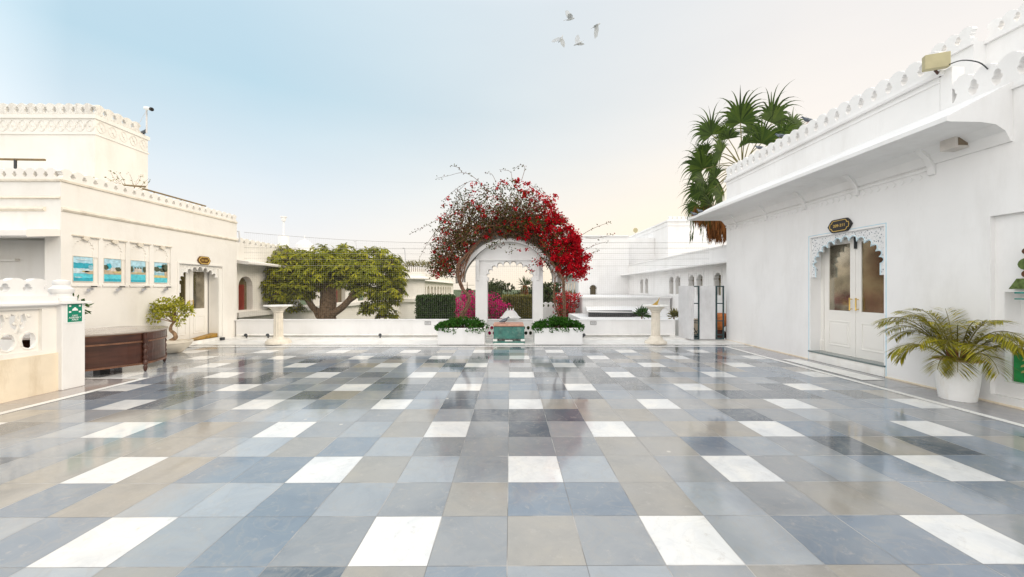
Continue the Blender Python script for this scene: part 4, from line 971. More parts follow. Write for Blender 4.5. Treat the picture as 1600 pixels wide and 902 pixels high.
# roof items
def lantern(x, y0, y1, Y, label):
    a, b_ = at(x, y0, Y), at(x, y1, Y); o = thing('roof_lamp', (a.x, Y, 3.0), label, 'lamp')
    w = MB(); w.lathe([(.24, 0), (.24, a.z - 3.0)], (a.x, Y, 3.0), 16); build('plinth', w, PL, o)
    w = MB(); w.tube([a, b_ - Z_ * .25], .035, 6); build('post', w, PL, o)
    w = MB(); w.lathe([(.05, 0), (.09, .04), (.12, .2), (.16, .22), (.16, .26), (0, .27)], (b_.x, Y, b_.z - .28), 14); build('lamp_shade', w, PL, o)
lantern(443, 369, 338, 19, 'white roof lamp with cup shaped shade on the arcade roof')
w = MB(); p = at(476, 383, 20); w.lathe([(.45, 3.0 - p.z), (.45, 0), (.38, .06), (.2, .22), (.03, .28), (.02, .5), (0, .52)], p, 18); tag(build('roof_dome', w, PL, smooth=True), 'small white dome with spike on the arcade roof right of the lamp', 'dome')
sp = thing('roof_shrub', at(650, 412, 30), 'yellow green creeping shrubs on the arcade roof left of the pavilion', 'shrub')
w = MB(); w2 = MB()
for k in range(14):
    p = at(634 + k * 3, 410 + 4 * rnd(), 30); p.x -= .0; cloud(w, p, (.25, .3, .22), 40, .12, .08, 0, .2); w2.tube([(p.x, p.y, 3.0), p], .02, 4)
build('foliage', w, LEAFY, sp, fix=False); build('stems', w2, VINEB, sp, fix=False)

# ------------------------------------------------------------------ courtyard: right wing, far facade, upper block
RW = thing('right_wing', (8.5, 20, -1.2), 'white wing with cusped windows receding behind the gate', 'building')
fw_ = FX(8.5, -1)
wins = [(1003, 5), (1010.5, 5), (1049.5, 6.5), (1059.5, 6.5), (1081, 7.5), (1094, 8), (1122, 11)]
WY = [(yat(x, 8.5), .24) for x, _ in wins]
w = MB(); w.plate(fw_, rect(12.2, 26.6, -1.2, 3.3), [cusp(y, hw, 1.34, 1.95, 2.24, 7, 4) for y, hw in WY], .3); w.box(8.8, 20, 12.2, 26.6, 3.1, 3.2); w.box(8.8, 20, 12.2, 12.5, -1.2, 3.2); build('wall', w, PL, RW)
w = MB(); w.sweep([(0, 2.72), (0, 2.60), (.6, 2.55), (.62, 2.57), (.62, 2.62)], fw_, 12.2, 27.0); w.sweep([(0, 3.28), (.05, 3.28), (.05, 3.34), (0, 3.34)], fw_, 12.2, 26.6); build('eave', w, PL, RW)
for y, hw in WY:
    w = MB(); w.plate(fw_, rect(y - hw - .05, y + hw + .05, 1.28, 2.3), (), .02, 0, -.2); d = build('window', w, BLIND, RW)
    w = MB(); w.plate(fw_, rect(y - hw + .02, y + hw * .5, 1.34, 1.85), (), .01, 0, -.17); build('blind', w, mat('olive_cloth', (.38, .35, .24), .8, .1), d)
    w = MB(); w.plate(fw_, rect(y - hw - .08, y + hw + .08, 1.20, 2.42), [rect(y - hw - .03, y + hw + .03, 1.30, 2.34)], .02, 0, .02); build('window_surround', w, PL, RW)
FF = thing('far_facade', (6.5, 26.8, -1.2), 'tall plain white facade with one small arched window behind the sundial', 'building')
p = at(927, 455, 26.6)
w = MB(); w.plate(FY(26.6), rect(4.9, 8.5, -1.2, 5.4), [cusp(p.x, .23, p.z - .45, p.z + .15, p.z + .42, 7, 4)], .3); w.box(4.9, 8.5, 26.92, 40, -1.2, 5.38); w.box(8.5, 10.49, 26.95, 36, 3.1, 5.3); build('wall', w, PL, FF)
w = MB(); w.plate(FY(26.90), rect(p.x - .35, p.x + .35, p.z - .6, p.z + .6), (), .02); build('window', w, BLIND, FF)
w = MB(); w.box(4.85, 8.5, 26.5, 26.6, 5.36, 5.44); w.box(4.85, 8.5, 26.56, 26.6, .75, .82); build('cornice', w, PL, FF)
w = MB()
for k in range(4): w.plate(FX(4.895, -1), rect(28 + k * 1.4, 28.7 + k * 1.4, 1.2, 2.1), (), .01); 
w.box(4.3, 4.9, 27.5, 40, 2.6, 2.68); build('slit_window', w, GLASSL, FF)
UR = thing('upper_storey', (12, 28, 3.2), 'tall white upper storey with sloping roofline beyond the right wing', 'building')
w = MB(); w.box(10.5, 22, 24.7, 36, 3.2, 6.1); build('wall', w, PL, UR)
w = MB(); w.box(10.42, 22, 24.62, 36, 6.1, 6.2); w.box(10.46, 22, 24.66, 36, 5.82, 5.87); build('cornice', w, PL, UR)
w = MB(); merlons(w, FY(24.7), 10.5, 15.5, 6.2, .25, .3, .1); build('parapet', w, PL, UR)
p = at(993, 363, 29); o = thing('satellite_dish', p, 'round beige dish on the roof beyond the right wing', 'dish'); w = MB()
w.lathe([(.19, 0), (.17, .03), (0, .06)], (0, 0, 0), 16); w.v = [(p.x + a, p.y + c_, p.z + .15 + b_) for a, b_, c_ in w.v]; build('reflector', w, BEIGE, o); w = MB(); w.tube([(p.x, p.y + .05, p.z + .1), (p.x, p.y + .1, p.z - .9)], .02, 5); build('mast', w, GREYP, o)
# low terrace roofs
LR = thing('lower_terrace_building', (5.5, 18, -1.2), 'low white terrace roof with dark railing slot seen over the low wall', 'building')
w = MB(); w.box(3.8, 8.4, 19.5, 26.5, -1.2, 1.12); w.box(3.05, 8.3, 15.5, 19.5, -1.2, .32); build('wall', w, PL, LR)
w = MB(); w.box(3.75, 8.42, 19.35, 26.5, 1.12, 1.2); build('coping', w, PL, LR)
w = MB(); w.add([at(917, 486, 17), at(1000, 488, 17), at(1055, 499, 17), at(1060, 480, 21), at(1000, 474, 21), at(915, 476, 21)], [(0, 1, 4, 5), (1, 2, 3, 4)]); w.v = w.v + [(a, b_, c_ - .06) for a, b_, c_ in w.v]; w.f += [tuple(i + 6 for i in reversed(f_)) for f_ in w.f[:2]] + [(0, 1, 7, 6), (1, 2, 8, 7), (0, 5, 11, 6)]; w.m = [0] * len(w.f); build('canopy', w, PL, LR)
w = MB(); a, b_ = at(921, 496, 16.9), at(990, 496, 16.9); w.box(a.x, b_.x, 17.1, 17.15, .05, .62); build('dark_slot', w, mat('dark_slot', (.12, .12, .12), .6), LR)
w = MB()
for i in range(34): x = a.x + (b_.x - a.x) * i / 33; w.tube([(x, 16.95, .05), (x, 16.95, .5)], .012, 4)
w.tube([(a.x, 16.95, .5), (b_.x, 16.95, .5)], .02, 4); build('railing', w, METD, LR)

# merlon wall with red bougainvillea
MW = thing('garden_wall', (2.0, 21, -1.2), 'white garden wall with small merlons behind the right pillar', 'wall')
w = MB(); a = at(848, 480, 21); b_ = at(910, 480, 21); w.box(a.x - .5, b_.x, 21, 21.2, -1.2, at(850, 482, 21).z); build('wall', w, PL, MW)
w = MB(); merlons(w, FY(21.0), a.x - .5, b_.x, at(850, 482, 21).z, .35, .28, .12); build('parapet', w, PL, MW)
def bush(name, label, cat_, box, n, mt, L=.1, Wd=.07, mt2=None, frac=0., trunk=True, lumps=40, seed=3):
    (x0, x1, y0, y1, Y, dY) = box; a, b_ = at(x0, y1, Y), at(x1, y0, Y); R = random.Random(seed)
    o = thing(name, ((a.x + b_.x) / 2, Y, -1.2), label, cat_); w = MB(); w2 = MB(); w3 = MB(); cx__, hw = (a.x + b_.x) / 2, (b_.x - a.x) / 2; zc, hz = (a.z + b_.z) / 2, (b_.z - a.z) / 2
    for k in range(lumps):
        v = Vector((R.uniform(-1, 1), R.uniform(-1, 1), R.uniform(-1, 1))); 
        if v.length > 1: v.normalize()
        r_ = min(hw, hz) * R.uniform(.25, .42); p = Vector((cx__ + v.x * (hw - r_ * .6), Y + v.y * dY * .7, zc + v.z * (hz - r_ * .6)))
        tgt = w3 if R.random() < frac else w
        cloud(tgt, p, (r_ * 1.15, r_, r_ * .8), n // lumps, L, Wd, 0, .45)
        w2.tube([(cx__ + v.x * .1 * hw, Y, -1.2), (cx__ + v.x * hw * .3, Y, max(-.8, zc - hz * .6)), p], [.06, .045, .012], 5)
    if w.v: build('crown', w, mt, o, fix=False)
    if w3.v: build('flowers', w3, mt2, o, fix=False)
    build('trunk', w2, BARK, o, fix=False); return o
bush('flowering_bush', 'dark red bougainvillea spilling over the garden wall right of the pavilion', 'bush', (866, 912, 452, 500, 20.2, .8), 2600, LEAFH, .10, .07, RED, .6, lumps=26, seed=4)
bush('flowering_bush', 'large magenta bougainvillea behind the pavilion arch', 'bush', (672, 796, 450, 540, 16.5, 1.2), 9000, LEAFH, .085, .065, MAG, .86, lumps=70, seed=8)
def hedge(name, label, x0, x1, ytop, Y, dY, mt, n, seed):
    a, b_ = at(x0, ytop, Y), at(x1, ytop, Y); R = random.Random(seed); o = thing(name, ((a.x + b_.x) / 2, Y + dY / 2, -1.2), label, 'hedge'); w = MB(); z1 = a.z
    for k in range(n):
        f = R.random(); u = R.uniform(a.x, b_.x); v = R.uniform(Y, Y + dY); z = R.uniform(-.2, z1)
        if f < .62: v = Y + R.gauss(.03, .03)
        elif f < .85: z = z1 + R.gauss(-.02, .03)
        elif f < .93: u = b_.x + R.gauss(0, .03)
        else: u = a.x + R.gauss(0, .03)
        leaf(w, Vector((u, v, z)), rv() - Y_ * .6, rv() - Y_ * .6, .075 + .03 * R.random(), .055)
    build('foliage', w, mt, o, fix=False)
    w = MB(); w.box(a.x + .06, b_.x - .06, Y + .08, Y + dY - .08, -1.2, z1 - .06); build('core_block', w, mat('hedge_core', (.015, .025, .01), .9, .3, 8), o)  # solid dark block filling the hedge inside its leaves
hedge('hedge', 'clipped dark green hedge block left of the pavilion', 651, 705, 464, 14.2, .9, LEAFH, 9000, 1)
hedge('hedge', 'yellowish olive hedge seen through the pavilion arch', 786, 836, 463, 17.5, 1.0, LEAFY, 7000, 2)
bush('far_tree', 'rounded green tree seen through the left part of the arch', 'tree', (752, 808, 437, 500, 30, 2), 3600, LEAFF, .20, .14, lumps=34, seed=11)
bush('far_tree', 'dark green tree right behind the right pillar of the pavilion', 'tree', (828, 877, 436, 500, 28, 2), 3600, LEAFF, .20, .14, lumps=34, seed=12)
bush('far_tree', 'low green tree between the spiky palm and the right pillar', 'tree', (800, 834, 452, 500, 29, 1.5), 1800, LEAFF, .2, .14, lumps=20, seed=13)
bush('far_tree', 'small green tree beyond the magenta bougainvillea left of the pavilion', 'tree', (722, 752, 446, 500, 33, 1.5), 1500, LEAFF, .2, .14, lumps=20, seed=14)
o = thing('cabbage_palm', (at(820, 460, 27).x, 27, -1.2), 'slim shaggy brown palm seen through the arch', 'tree'); w = MB(); w2 = MB(); p = at(820, 446, 27); w.tube([(p.x, 27, -1.2), p], .16, 8)
for k in range(260): leaf(w, Vector((p.x + (rnd() - .5) * .5, 27 - rnd() * .2, p.z - 1.6 * rnd())), -Z_ + rv() * .4, rv(), .4, .06)
for k in range(70): leaf(w2, p, rv() + Z_ * .4, rv(), .75, .07)
build('trunk', w, DEADL, o, fix=False); build('crown', w2, LEAFF, o, fix=False)
# small monkey puzzle style conifer
o = thing('conifer', (at(730, 460, 36).x, 36, -1.2), 'small tiered conifer top above the magenta bougainvillea', 'tree'); w = MB(); w2 = MB(); p = at(730, 441, 36); w.tube([(p.x, 36, -1.2), p], [.15, .03], 6)
for tz, rr_ in ((-.3, .5), (-.9, .8), (-1.5, 1.0)):
    for k in range(60):
        a = rnd() * 2 * pi; leaf(w2, Vector((p.x + rr_ * rnd() * cos(a), 36 + rr_ * rnd() * sin(a), p.z + tz)), Vector((cos(a), sin(a), .1)), Z_, .35, .12)
build('trunk', w, BARK, o, fix=False); build('crown', w2, LEAFF, o, fix=False)
for (x, y, s_, lb) in ((1003, 492, .5, 'small green palm tuft above the low wall left of the sundial'), (1053, 494, .4, 'small pale sprig above the low wall beside the gate panel')):
    p = at(x, y, 14.5); o = thing('garden_plant', (p.x, 14.5, -1.2), lb, 'plant'); w = MB(); w2 = MB()
    for k in range(int(90 * s_ * 2)): leaf(w, p + rv() * .08, rv() + Z_ * .8, rv(), s_ * .7, .06)
    w2.tube([(p.x, 14.5, -1.2), p], .03, 5); build('leaves', w, LEAFG if s_ > .45 else LEAFY, o, fix=False); build('stem', w2, BARK, o)

# ------------------------------------------------------------------ the big umbrella tree
TR = thing('umbrella_tree', (at(512, 500, 15.5).x, 15.5, -1.2), 'broad umbrella shaped tree with thick trunk and yellow green leaves behind the net', 'tree')
Yt = 15.5; w = MB()
P = [at(511, 560, Yt), at(511, 500, Yt), at(513, 470, Yt), at(512, 440, Yt), at(514, 414, Yt)]; P[0].z = -1.2
w.tube(cat([tuple(p) for p in P], 4), [.36] * 5 + [.32] * 4 + [.30] * 4 + [.25] * 4, 12)
def limb(pts, r0): Q = cat([tuple(at(x, y, Yt + d)) for x, y, d in pts], 4); w.tube(Q, [r0 * (1 - .7 * i / len(Q)) for i in range(len(Q))], 8)
limb([(515, 494, 0), (535, 480, -.2), (550, 462, -.3), (556, 440, -.3), (560, 415, -.2)], .17); limb([(545, 470, -.2), (562, 458, -.5), (575, 440, -.6), (590, 420, -.7)], .12)
limb([(510, 492, 0), (490, 482, -.2), (478, 466, -.2), (462, 445, 0)], .15); limb([(500, 505, 0), (495, 490, -.2), (480, 468, -.4), (450, 455, -.6), (430, 430, -.6)], .12)
limb([(484, 472, -.2), (470, 440, .2), (450, 415, .4)], .09); limb([(552, 455, -.3), (540, 430, .3), (535, 405, .5)], .1); limb([(558, 450, -.3), (590, 450, .2), (615, 440, .4)], .09)
limb([(512, 430, 0), (490, 415, .1), (470, 400, .2)], .07); limb([(514, 430, 0), (550, 420, .4), (600, 410, .8)], .08)
w2 = MB(); R = random.Random(21)
def rosettes(cx, cy, d, rx, rz, n, ry=None):
    c_ = at(cx, cy, Yt + d); k_ = Yt / FPX; rx *= k_; rz *= k_; ry = ry or rx * .8
    for _ in range(n):
        v = rv(); s_ = .55 + .45 * R.random() ** .5 + (.25 if R.random() < .08 else 0)
        if v.z < -.3: v.z *= .5
        p = c_ + Vector((v.x * rx * s_, v.y * ry * s_, v.z * rz * s_)); ax = (Vector((v.x, v.y, .9)) + rv() * .3).normalized(); m_ = R.randint(6, 9)
        for j in range(m_):
            a = 2 * pi * j / m_ + R.random(); b1 = ax.orthogonal().normalized(); b2 = ax.cross(b1); d_ = b1 * cos(a) + b2 * sin(a) + ax * .15 - Z_ * R.uniform(.15, .8)
            leaf(w2, p, d_, ax, R.uniform(.17, .28), R.uniform(.055, .085))
        if R.random() < .3: w.tube([p, c_ + (p - c_) * .3 - Z_ * .1], [.008, .02], 4)
for a in [(435, 400, 0, 32, 13, 80), (428, 410, -.5, 24, 12, 50), (470, 402, .2, 30, 13, 70), (450, 420, .3, 30, 10, 45), (415, 440, -.4, 22, 13, 70), (440, 445, -.8, 28, 14, 80), (410, 458, -.2, 16, 12, 34), (425, 478, -.5, 20, 14, 55), (405, 492, -.6, 11, 9, 18), (465, 458, -.6, 26, 16, 80), (455, 480, .4, 20, 12, 35), (440, 388, .3, 12, 6, 14),
          (490, 420, -.3, 26, 18, 80), (500, 400, .3, 24, 12, 60), (535, 400, 0, 28, 12, 80), (570, 405, -.3, 34, 15, 100), (600, 415, .3, 28, 16, 80), (552, 418, -.7, 26, 14, 80), (580, 432, -.9, 34, 16, 120), (612, 438, -.2, 24, 18, 80), (560, 445, -.8, 20, 12, 45), (600, 460, -.5, 28, 14, 70), (625, 425, .2, 12, 10, 26), (590, 480, -.7, 26, 13, 70), (605, 492, -.3, 18, 8, 30), (570, 486, -.5, 12, 8, 16), (535, 430, .6, 22, 16, 50), (540, 385, 0, 14, 5, 12), (590, 392, 0, 18, 6, 22), (615, 470, 0, 12, 10, 24), (500, 445, .9, 30, 18, 60)]:
    rosettes(*a)
for k in range(26):
    cx__ = R.uniform(425, 615); rosettes(cx__, R.uniform(402, 430) + abs(cx__ - 515) * .10, R.uniform(-1.2, 1.0), R.uniform(18, 30), R.uniform(12, 20), 34)
for cx__, cy__ in ((505, 400), (515, 412), (528, 420), (495, 432), (540, 440), (480, 445), (455, 440), (435, 462), (412, 448), (470, 425), (560, 425), (575, 455), (610, 455)): rosettes(cx__, cy__, -.9, 24, 16, 44)
build('trunk', w, BARK, TR, smooth='all', fix=False); build('crown', w2, LEAFT, TR, fix=False)

# ------------------------------------------------------------------ gate panels
def panel(x0, y0, x1, y1, z1, label):
    d = Vector((x1 - x0, y1 - y0, 0)); L = d.length; d.normalize(); f = (Vector((x0, y0, 0)), d, Z_, d.cross(Z_))
    w = MB(); w.plate(f, rect(0, L, .04, z1), (), .09); return tag(build('wall_panel', w, GREYP, bevel=.006), label, 'panel')
a1, a2 = at(1060, 530, 12.15), at(1080, 533, 11.45)
panel(a1.x, 12.15, a2.x, 11.45, 1.70, 'narrow white wall panel left of the gate, turned at an angle')
b1, b2 = at(1093, 533, 11.5), at(1118, 533, 11.5)
panel(b1.x, 11.5, b2.x, 11.5, 1.70, 'flat white wall panel standing between the two dark gate frames')
for (xa, xb, lb) in ((1080.5, 1092.5, 'narrow dark metal gate frame beside the sundial side panel'), (1118.5, 1131, 'narrow dark metal gate frame next to the right building corner')):
    p0, p1 = at(xa, 533, 11.5), at(xb, 533, 11.5); o = thing('metal_gate', ((p0.x + p1.x) / 2, 11.5, .04), lb, 'gate'); w = MB()
    w.box(p0.x, p0.x + .035, 11.48, 11.52, .04, 1.70); w.box(p1.x - .035, p1.x, 11.48, 11.52, .04, 1.70); w.box(p0.x + .035, p1.x - .035, 11.485, 11.515, 1.665, 1.699); w.box(p0.x + .035, p1.x - .035, 11.485, 11.515, .041, .08); build('frame', w, METT, o)
    for z in (1.14, .60, .17):
        w = MB(); w.box(p0.x + .036, p1.x - .036, 11.487, 11.513, z, z + .03); build('bar', w, METT, o)
p = at(1125, 530, 12.0); o = thing('terracotta_urn', (p.x, 12.0, .04), 'orange terracotta urn on a dark stand behind the right gate frame', 'urn')
w = MB(); w.lathe([(.05, .22), (.10, .34), (.22, .48), (.27, .62), (.26, .72), (.20, .80), (.10, .83), (0, .83)], (p.x, 12.0, 0), 20); build('urn', w, TERRA, o, smooth=True)
w = MB(); w.lathe([(.22, .04), (.22, .18), (.12, .26), (.06, .30), (0, .30)], (p.x, 12.0, 0), 16); build('stand', w, DKBR, o)
p = at(1086, 530, 12.0); o = thing('folding_stand', (p.x, 12.0, .04), 'dark folded metal stand behind the left gate frame', 'stand'); w = MB()
w.tube([(p.x - .14, 12.0, .5), (p.x + .12, 12.0, .08)], .012, 5); w.tube([(p.x - .14, 12.0, .12), (p.x + .16, 12.05, .28)], .012, 5); w.tube([(p.x - .16, 12, .52), (p.x + .16, 12.02, .50)], .012, 5); build('leg', w, METT, o)
w = MB(); w.box(p.x - .15, p.x + .15, 11.9, 12.1, .04, .10); build('base', w, METT, o)
w = MB(); w.box(p.x - .22, p.x + .8, 12.25, 12.4, .04, .62); tag(build('end_wall', w, STUC), 'short grey cream wall behind the dark gate frames', 'wall')

# ------------------------------------------------------------------ fan palm beyond the right building
PM = thing('fan_palm', (at(1144, 500, 13.9).x, 13.9, -1.2), 'tall fan palm with drooping green fronds rising behind the right building', 'tree')
Yp = 13.9; w = MB(); tb = at(1144, 500, Yp); heart = at(1160, 262, Yp)
w.tube([(tb.x, Yp, -1.2), (tb.x + .02, Yp, 2), (heart.x, Yp, heart.z)], [.24, .19, .16], 12); build('trunk', w, BARK, PM, smooth='all')
wl = MB(); wp = MB(); R = random.Random(4)
def fan(bx_, by_, tx_, ty_, r, dy=0., spread=1.25, m=0, droop=.5, base=None):
    by_ -= 11; ty_ -= 11; r *= 1.52; b0 = at(bx_, by_, Yp + dy); t0 = at(tx_, ty_, Yp + dy * 1.3); ax = (t0 - b0); ax.y += dy * .15; ax.normalize()
    h = base or heart; mid = (h + b0) / 2 + Vector((0, 0, .12)); wp.tube([h, mid, b0], [.025, .018, .014], 5)
    nrm = (ax.cross(Vector((0, -1, 0)))).normalized(); fn = nrm.cross(ax).normalized(); 
    side = ax.cross(Vector((R.uniform(-.3, .3), -1, R.uniform(-.2, .4)))).normalized(); up = side.cross(ax)
    n = 30
    for i in range(n):
        a = spread * (2 * i / (n - 1) - 1); d = (ax * cos(a) + side * sin(a)).normalized(); L = r * (.80 + .3 * cos(a)) * R.uniform(.85, 1.15)
        perp = (side * cos(a) - ax * sin(a)).normalized(); wd = L * .034
        pts = []; p_ = b0.copy(); dd = d.copy(); K = 9
        dr_ = R.uniform(.6, 1.4)
        for k in range(K + 1):
            pts.append(p_.copy()); 
            if k > 3: dd = (dd - Z_ * droop * .5 * dr_).normalized()
            else: dd = (dd + up * .02 - Z_ * .03).normalized()
            p_ = p_ + dd * L / K
        vs = []
        for k, q in enumerate(pts):
            ww = wd * (.35 + k * .32 if k < 3 else 1.1 * (1 - (k - 3) / (K - 2.6)) ** 1.3); vs += [q - perp * ww, q + perp * ww]
        wl.add(vs, [(2 * k, 2 * k + 1, 2 * k + 3, 2 * k + 2) for k in range(K)], m)
for a in [(1157, 203, 1157, 170, .82, -.3, 1.9, 0, .8), (1112, 222, 1100, 200, .72, .1, 1.7, 0, .8), (1128, 250, 1112, 235, .55, -.5, 1.6, 0, .8), (1206, 203, 1216, 170, .85, -.1, 1.5, 0, .9), (1190, 235, 1200, 205, .66, -.5, 1.6, 0, .8),
          (1238, 212, 1258, 192, .66, .3, 1.6, 0, .9), (1098, 275, 1080, 262, .72, 0, 1.7, 0, .8), (1100, 308, 1080, 305, .66, .3, 1.6, 0, .8), (1118, 290, 1104, 280, .55, -.6, 1.6, 0, .8), (1112, 332, 1096, 340, .62, -.3, 1.5, 0, .7), (1128, 318, 1116, 322, .6, -.5, 1.4, 0, .7), (1090, 330, 1078, 340, .45, .2, 1.3, 0, .6), (1176, 222, 1184, 190, .62, .5, 1.5, 0, .8), (1138, 228, 1130, 200, .6, .4, 1.5, 0, .9), (1222, 228, 1238, 210, .55, -.4, 1.5, 0, .9), (1120, 268, 1100, 262, .55, .4, 1.5, 0, .9), (1104, 250, 1085, 238, .5, .5, 1.5, 0, .9), (1110, 310, 1092, 318, .55, .5, 1.5, 0, 1.0), (1126, 300, 1112, 305, .55, .1, 1.5, 0, 1.0), (1162, 238, 1164, 215, .5, -.8, 1.4, 0, 1.0), (1100, 292, 1080, 292, .5, -.5, 1.5, 0, 1.0)]:
    fan(*a)
build('fronds', wl, LEAFP, PM, fix=False); build('petioles', wp, RIB, PM, fix=False)
w = MB()
for k in range(1500):
    u = R.random(); x = 1084 + 54 * (1 - u ** 1.6 * .9) * 1.0; x = R.uniform(1100, 1140) if R.random() < .85 else R.uniform(1084, 1104); y = R.uniform(318, 362 if x > 1106 else 338); p = at(x, y, Yp + R.uniform(-.5, .5)); leaf(w, p, -Z_ + rv() * .22, -Y_ + rv() * .6, R.uniform(.3, .62), .035)
for x, n_ in ((1081, 30), (1096, 20)):
    for k in range(n_): p = at(x + R.uniform(-3, 3), R.uniform(325, 370), Yp - .3); leaf(w, p, -Z_ + rv() * .2, -Y_, .3, .025, 1)
build('dead_skirt', w, [DEADL, LEAFP], PM, fix=False)

# ------------------------------------------------------------------ potted palm on the right
PP = thing('potted_palm', (6.48, 5.50, .0), 'feathery green palm in a round white pot against the right wall', 'potted plant')
qx, qy = 6.50, 5.38
w = MB(); w.lathe([(.185, 0), (.19, .03), (.215, .25), (.235, .50), (.245, .52), (.250, .55), (.246, .575), (.225, .575), (.218, .52), (0, .50)], (qx, qy, .002), 40); build('pot', w, mat('white_pot', (.84, .84, .83), .5, .02, 5, .1, 20, dirt=((.5, .38, .25), 6, .35)), PP, smooth=True)
w = MB(); w.lathe([(.230, 0), (.2505, .003), (.2515, .016), (.24, .02), (.225, .016)], (qx, qy, .566), 40); build('rim', w, mat('rust_rim', (.62, .42, .26), .7, .2, 18), PP)
w = MB(); w.lathe([(.216, .0), (0, .02)], (qx, qy, .525), 24); build('soil', w, SOIL, PP)
wl = MB(); ws = MB(); R = random.Random(17)
def frond(ang, elev, L, bend, tw_=0., leafl=.26):
    p = Vector((qx + .05 * cos(ang), qy + .05 * sin(ang), .53)); d = Vector((cos(ang) * cos(elev), sin(ang) * cos(elev), sin(elev))); K = 16; P = [p.copy()]
    for k in range(K):
        d = (d - Z_ * bend * (k / K) * .22).normalized(); p = p + d * L / K
        if p.x > 6.74: p.x = 6.74
        P.append(p.copy())
    ws.tube(P, [.011 * (1 - .7 * i / K) for i in range(K + 1)], 5, 0)
    for k in range(4, K * 4):
        t_ = k / (K * 4); i = int(t_ * K); f_ = t_ * K - i; q = P[i].lerp(P[min(i + 1, K)], f_)
        if t_ < .28: continue
        dd = (P[min(i + 1, K)] - P[i]).normalized(); s_ = dd.cross(Z_)
        if s_.length < .05: s_ = dd.orthogonal()
        s_.normalize()
        for sg in (-1, 1):
            ll = leafl * (sin(pi * min(1, (t_ - .2) / .85)) ** .6 + .15) * R.uniform(.8, 1.1); d2 = (dd * .75 + s_ * sg * .8 - Z_ * R.uniform(.05, .45))
            e_ = q + d2.normalized() * ll
            if e_.x > 6.78: d2.x -= (e_.x - 6.78) / ll * 1.2
            leaf(wl, q, d2, Z_ + rv() * .3, ll, .0125)
fr_ = [(92, 74, 1.0, 1.1), (-95, 74, .9, 1.2), (140, 74, .85, 1.0), (-140, 72, .8, 1.1), (180, 76, .75, 1.1), (105, 60, 1.2, 1.2), (-105, 58, 1.05, 1.3), (70, 82, .8, .7), (95, 68, 1.15, 1.5), (-88, 66, 1.0, 1.6), (120, 72, 1.0, 1.1), (-120, 72, .95, 1.2), (88, 48, 1.25, 1.1), (-92, 45, 1.1, 1.2), (-100, 60, .95, 1.3), (95, 55, 1.0, 1.4), (125, 62, 1.05, 1.2), (-75, 50, 1.0, 1.8), (-125, 52, .9, 1.4), (150, 45, .8, 1.4), (180, 65, .75, 1.6), (-150, 60, .8, 1.5), (80, 75, .85, 1.0), (-80, 78, .8, 1.2), (200, 35, .6, 1.5), (110, 45, .8, 2.0), (-110, 42, .8, 1.6), (-140, 30, .65, 1.2), (-60, 65, .7, 1.5), (60, 60, .6, 1.3)]
for a, e_, L, b_ in fr_: frond(radians(a), radians(e_), L, b_)
for k in range(14): 
    a = R.random() * 2 * pi; ws.tube([(qx + .1 * cos(a), qy + .1 * sin(a), .52), (qx + .08 * cos(a), qy + .08 * sin(a), .60), (qx + .12 * cos(a), qy + .12 * sin(a), .72)], [.014, .012, .006], 6, 1)
build('fronds', wl, mat('areca_leaf', (.29, .28, .028), .5, .2, 3, spec=.2, island=.7, trans=.25), PP, fix=False); build('stems', ws, [RIB, mat('reddish_stem', (.30, .10, .04), .6, .2)], PP, fix=False)

# ornaments in the niche (cut by the frame edge)
GO = thing('glass_ornament', (6.93, 4.86, 1.7), 'green and red glass ornament hanging above the niche at the right edge', 'ornament')
f = (Vector((6.82, 4.98, 0)), -Y_, Z_, -X_)
w = MB()
for (z, r_, m_) in ((2.10, .05, 0), (1.93, .09, 1), (1.80, .055, 0)): w.plate(f, [(.12 + r_ * 1.0 * cos(k * pi / 7), z + r_ * .9 * sin(k * pi / 7)) for k in range(14)], (), .05, m_, .03)
w.plate(f, [(-.06, 1.60), (.32, 1.60), (.22, 1.74), (.02, 1.74)], (), .05, 1, .03); w.plate(f, rect(-.0, .3, 1.54, 1.56), (), .03, 2, .03); w.plate(f, rect(-.0, .3, 1.46, 1.475), (), .03, 2, .03)
build('coloured_glass', w, [mat('brown_glass', (.10, .05, .03), .1, .2), mat('moss_glass', (.12, .17, .06), .1, .3, 20), mat('teal_glass', (.03, .25, .22), .15, .2)], GO)
w = MB(); w.tube([(6.80, 4.86, 1.2), (6.80, 4.86, 2.12)], .008, 6); w.tube([(6.80, 4.86, 2.12), (6.87, 4.86, 2.12)], .008, 6); build('rod', w, GREYP, GO)
w = MB(); f = (Vector((6.975, 5.122, .325)), -Y_, Z_, (-X_ + Z_ * .05).normalized()); w.plate(f, rect(0, .55, .0, .40), (), .02)
for k in range(16): u, v = .05 + .45 * rnd(), .04 + .3 * rnd(); w.plate(f, [(u, v), (u + .05, v + .02), (u + .04, v + .05), (u + .01, v + .03)], (), .003, 1, .003)
tag(build('patterned_board', w, [mat('bright_green_board', (.01, .26, .06), .4, .15, 12), mat('gold_speck', (.5, .45, .15), .5)]), 'bright green board with gold flecks leaning in the right wall niche', 'board')

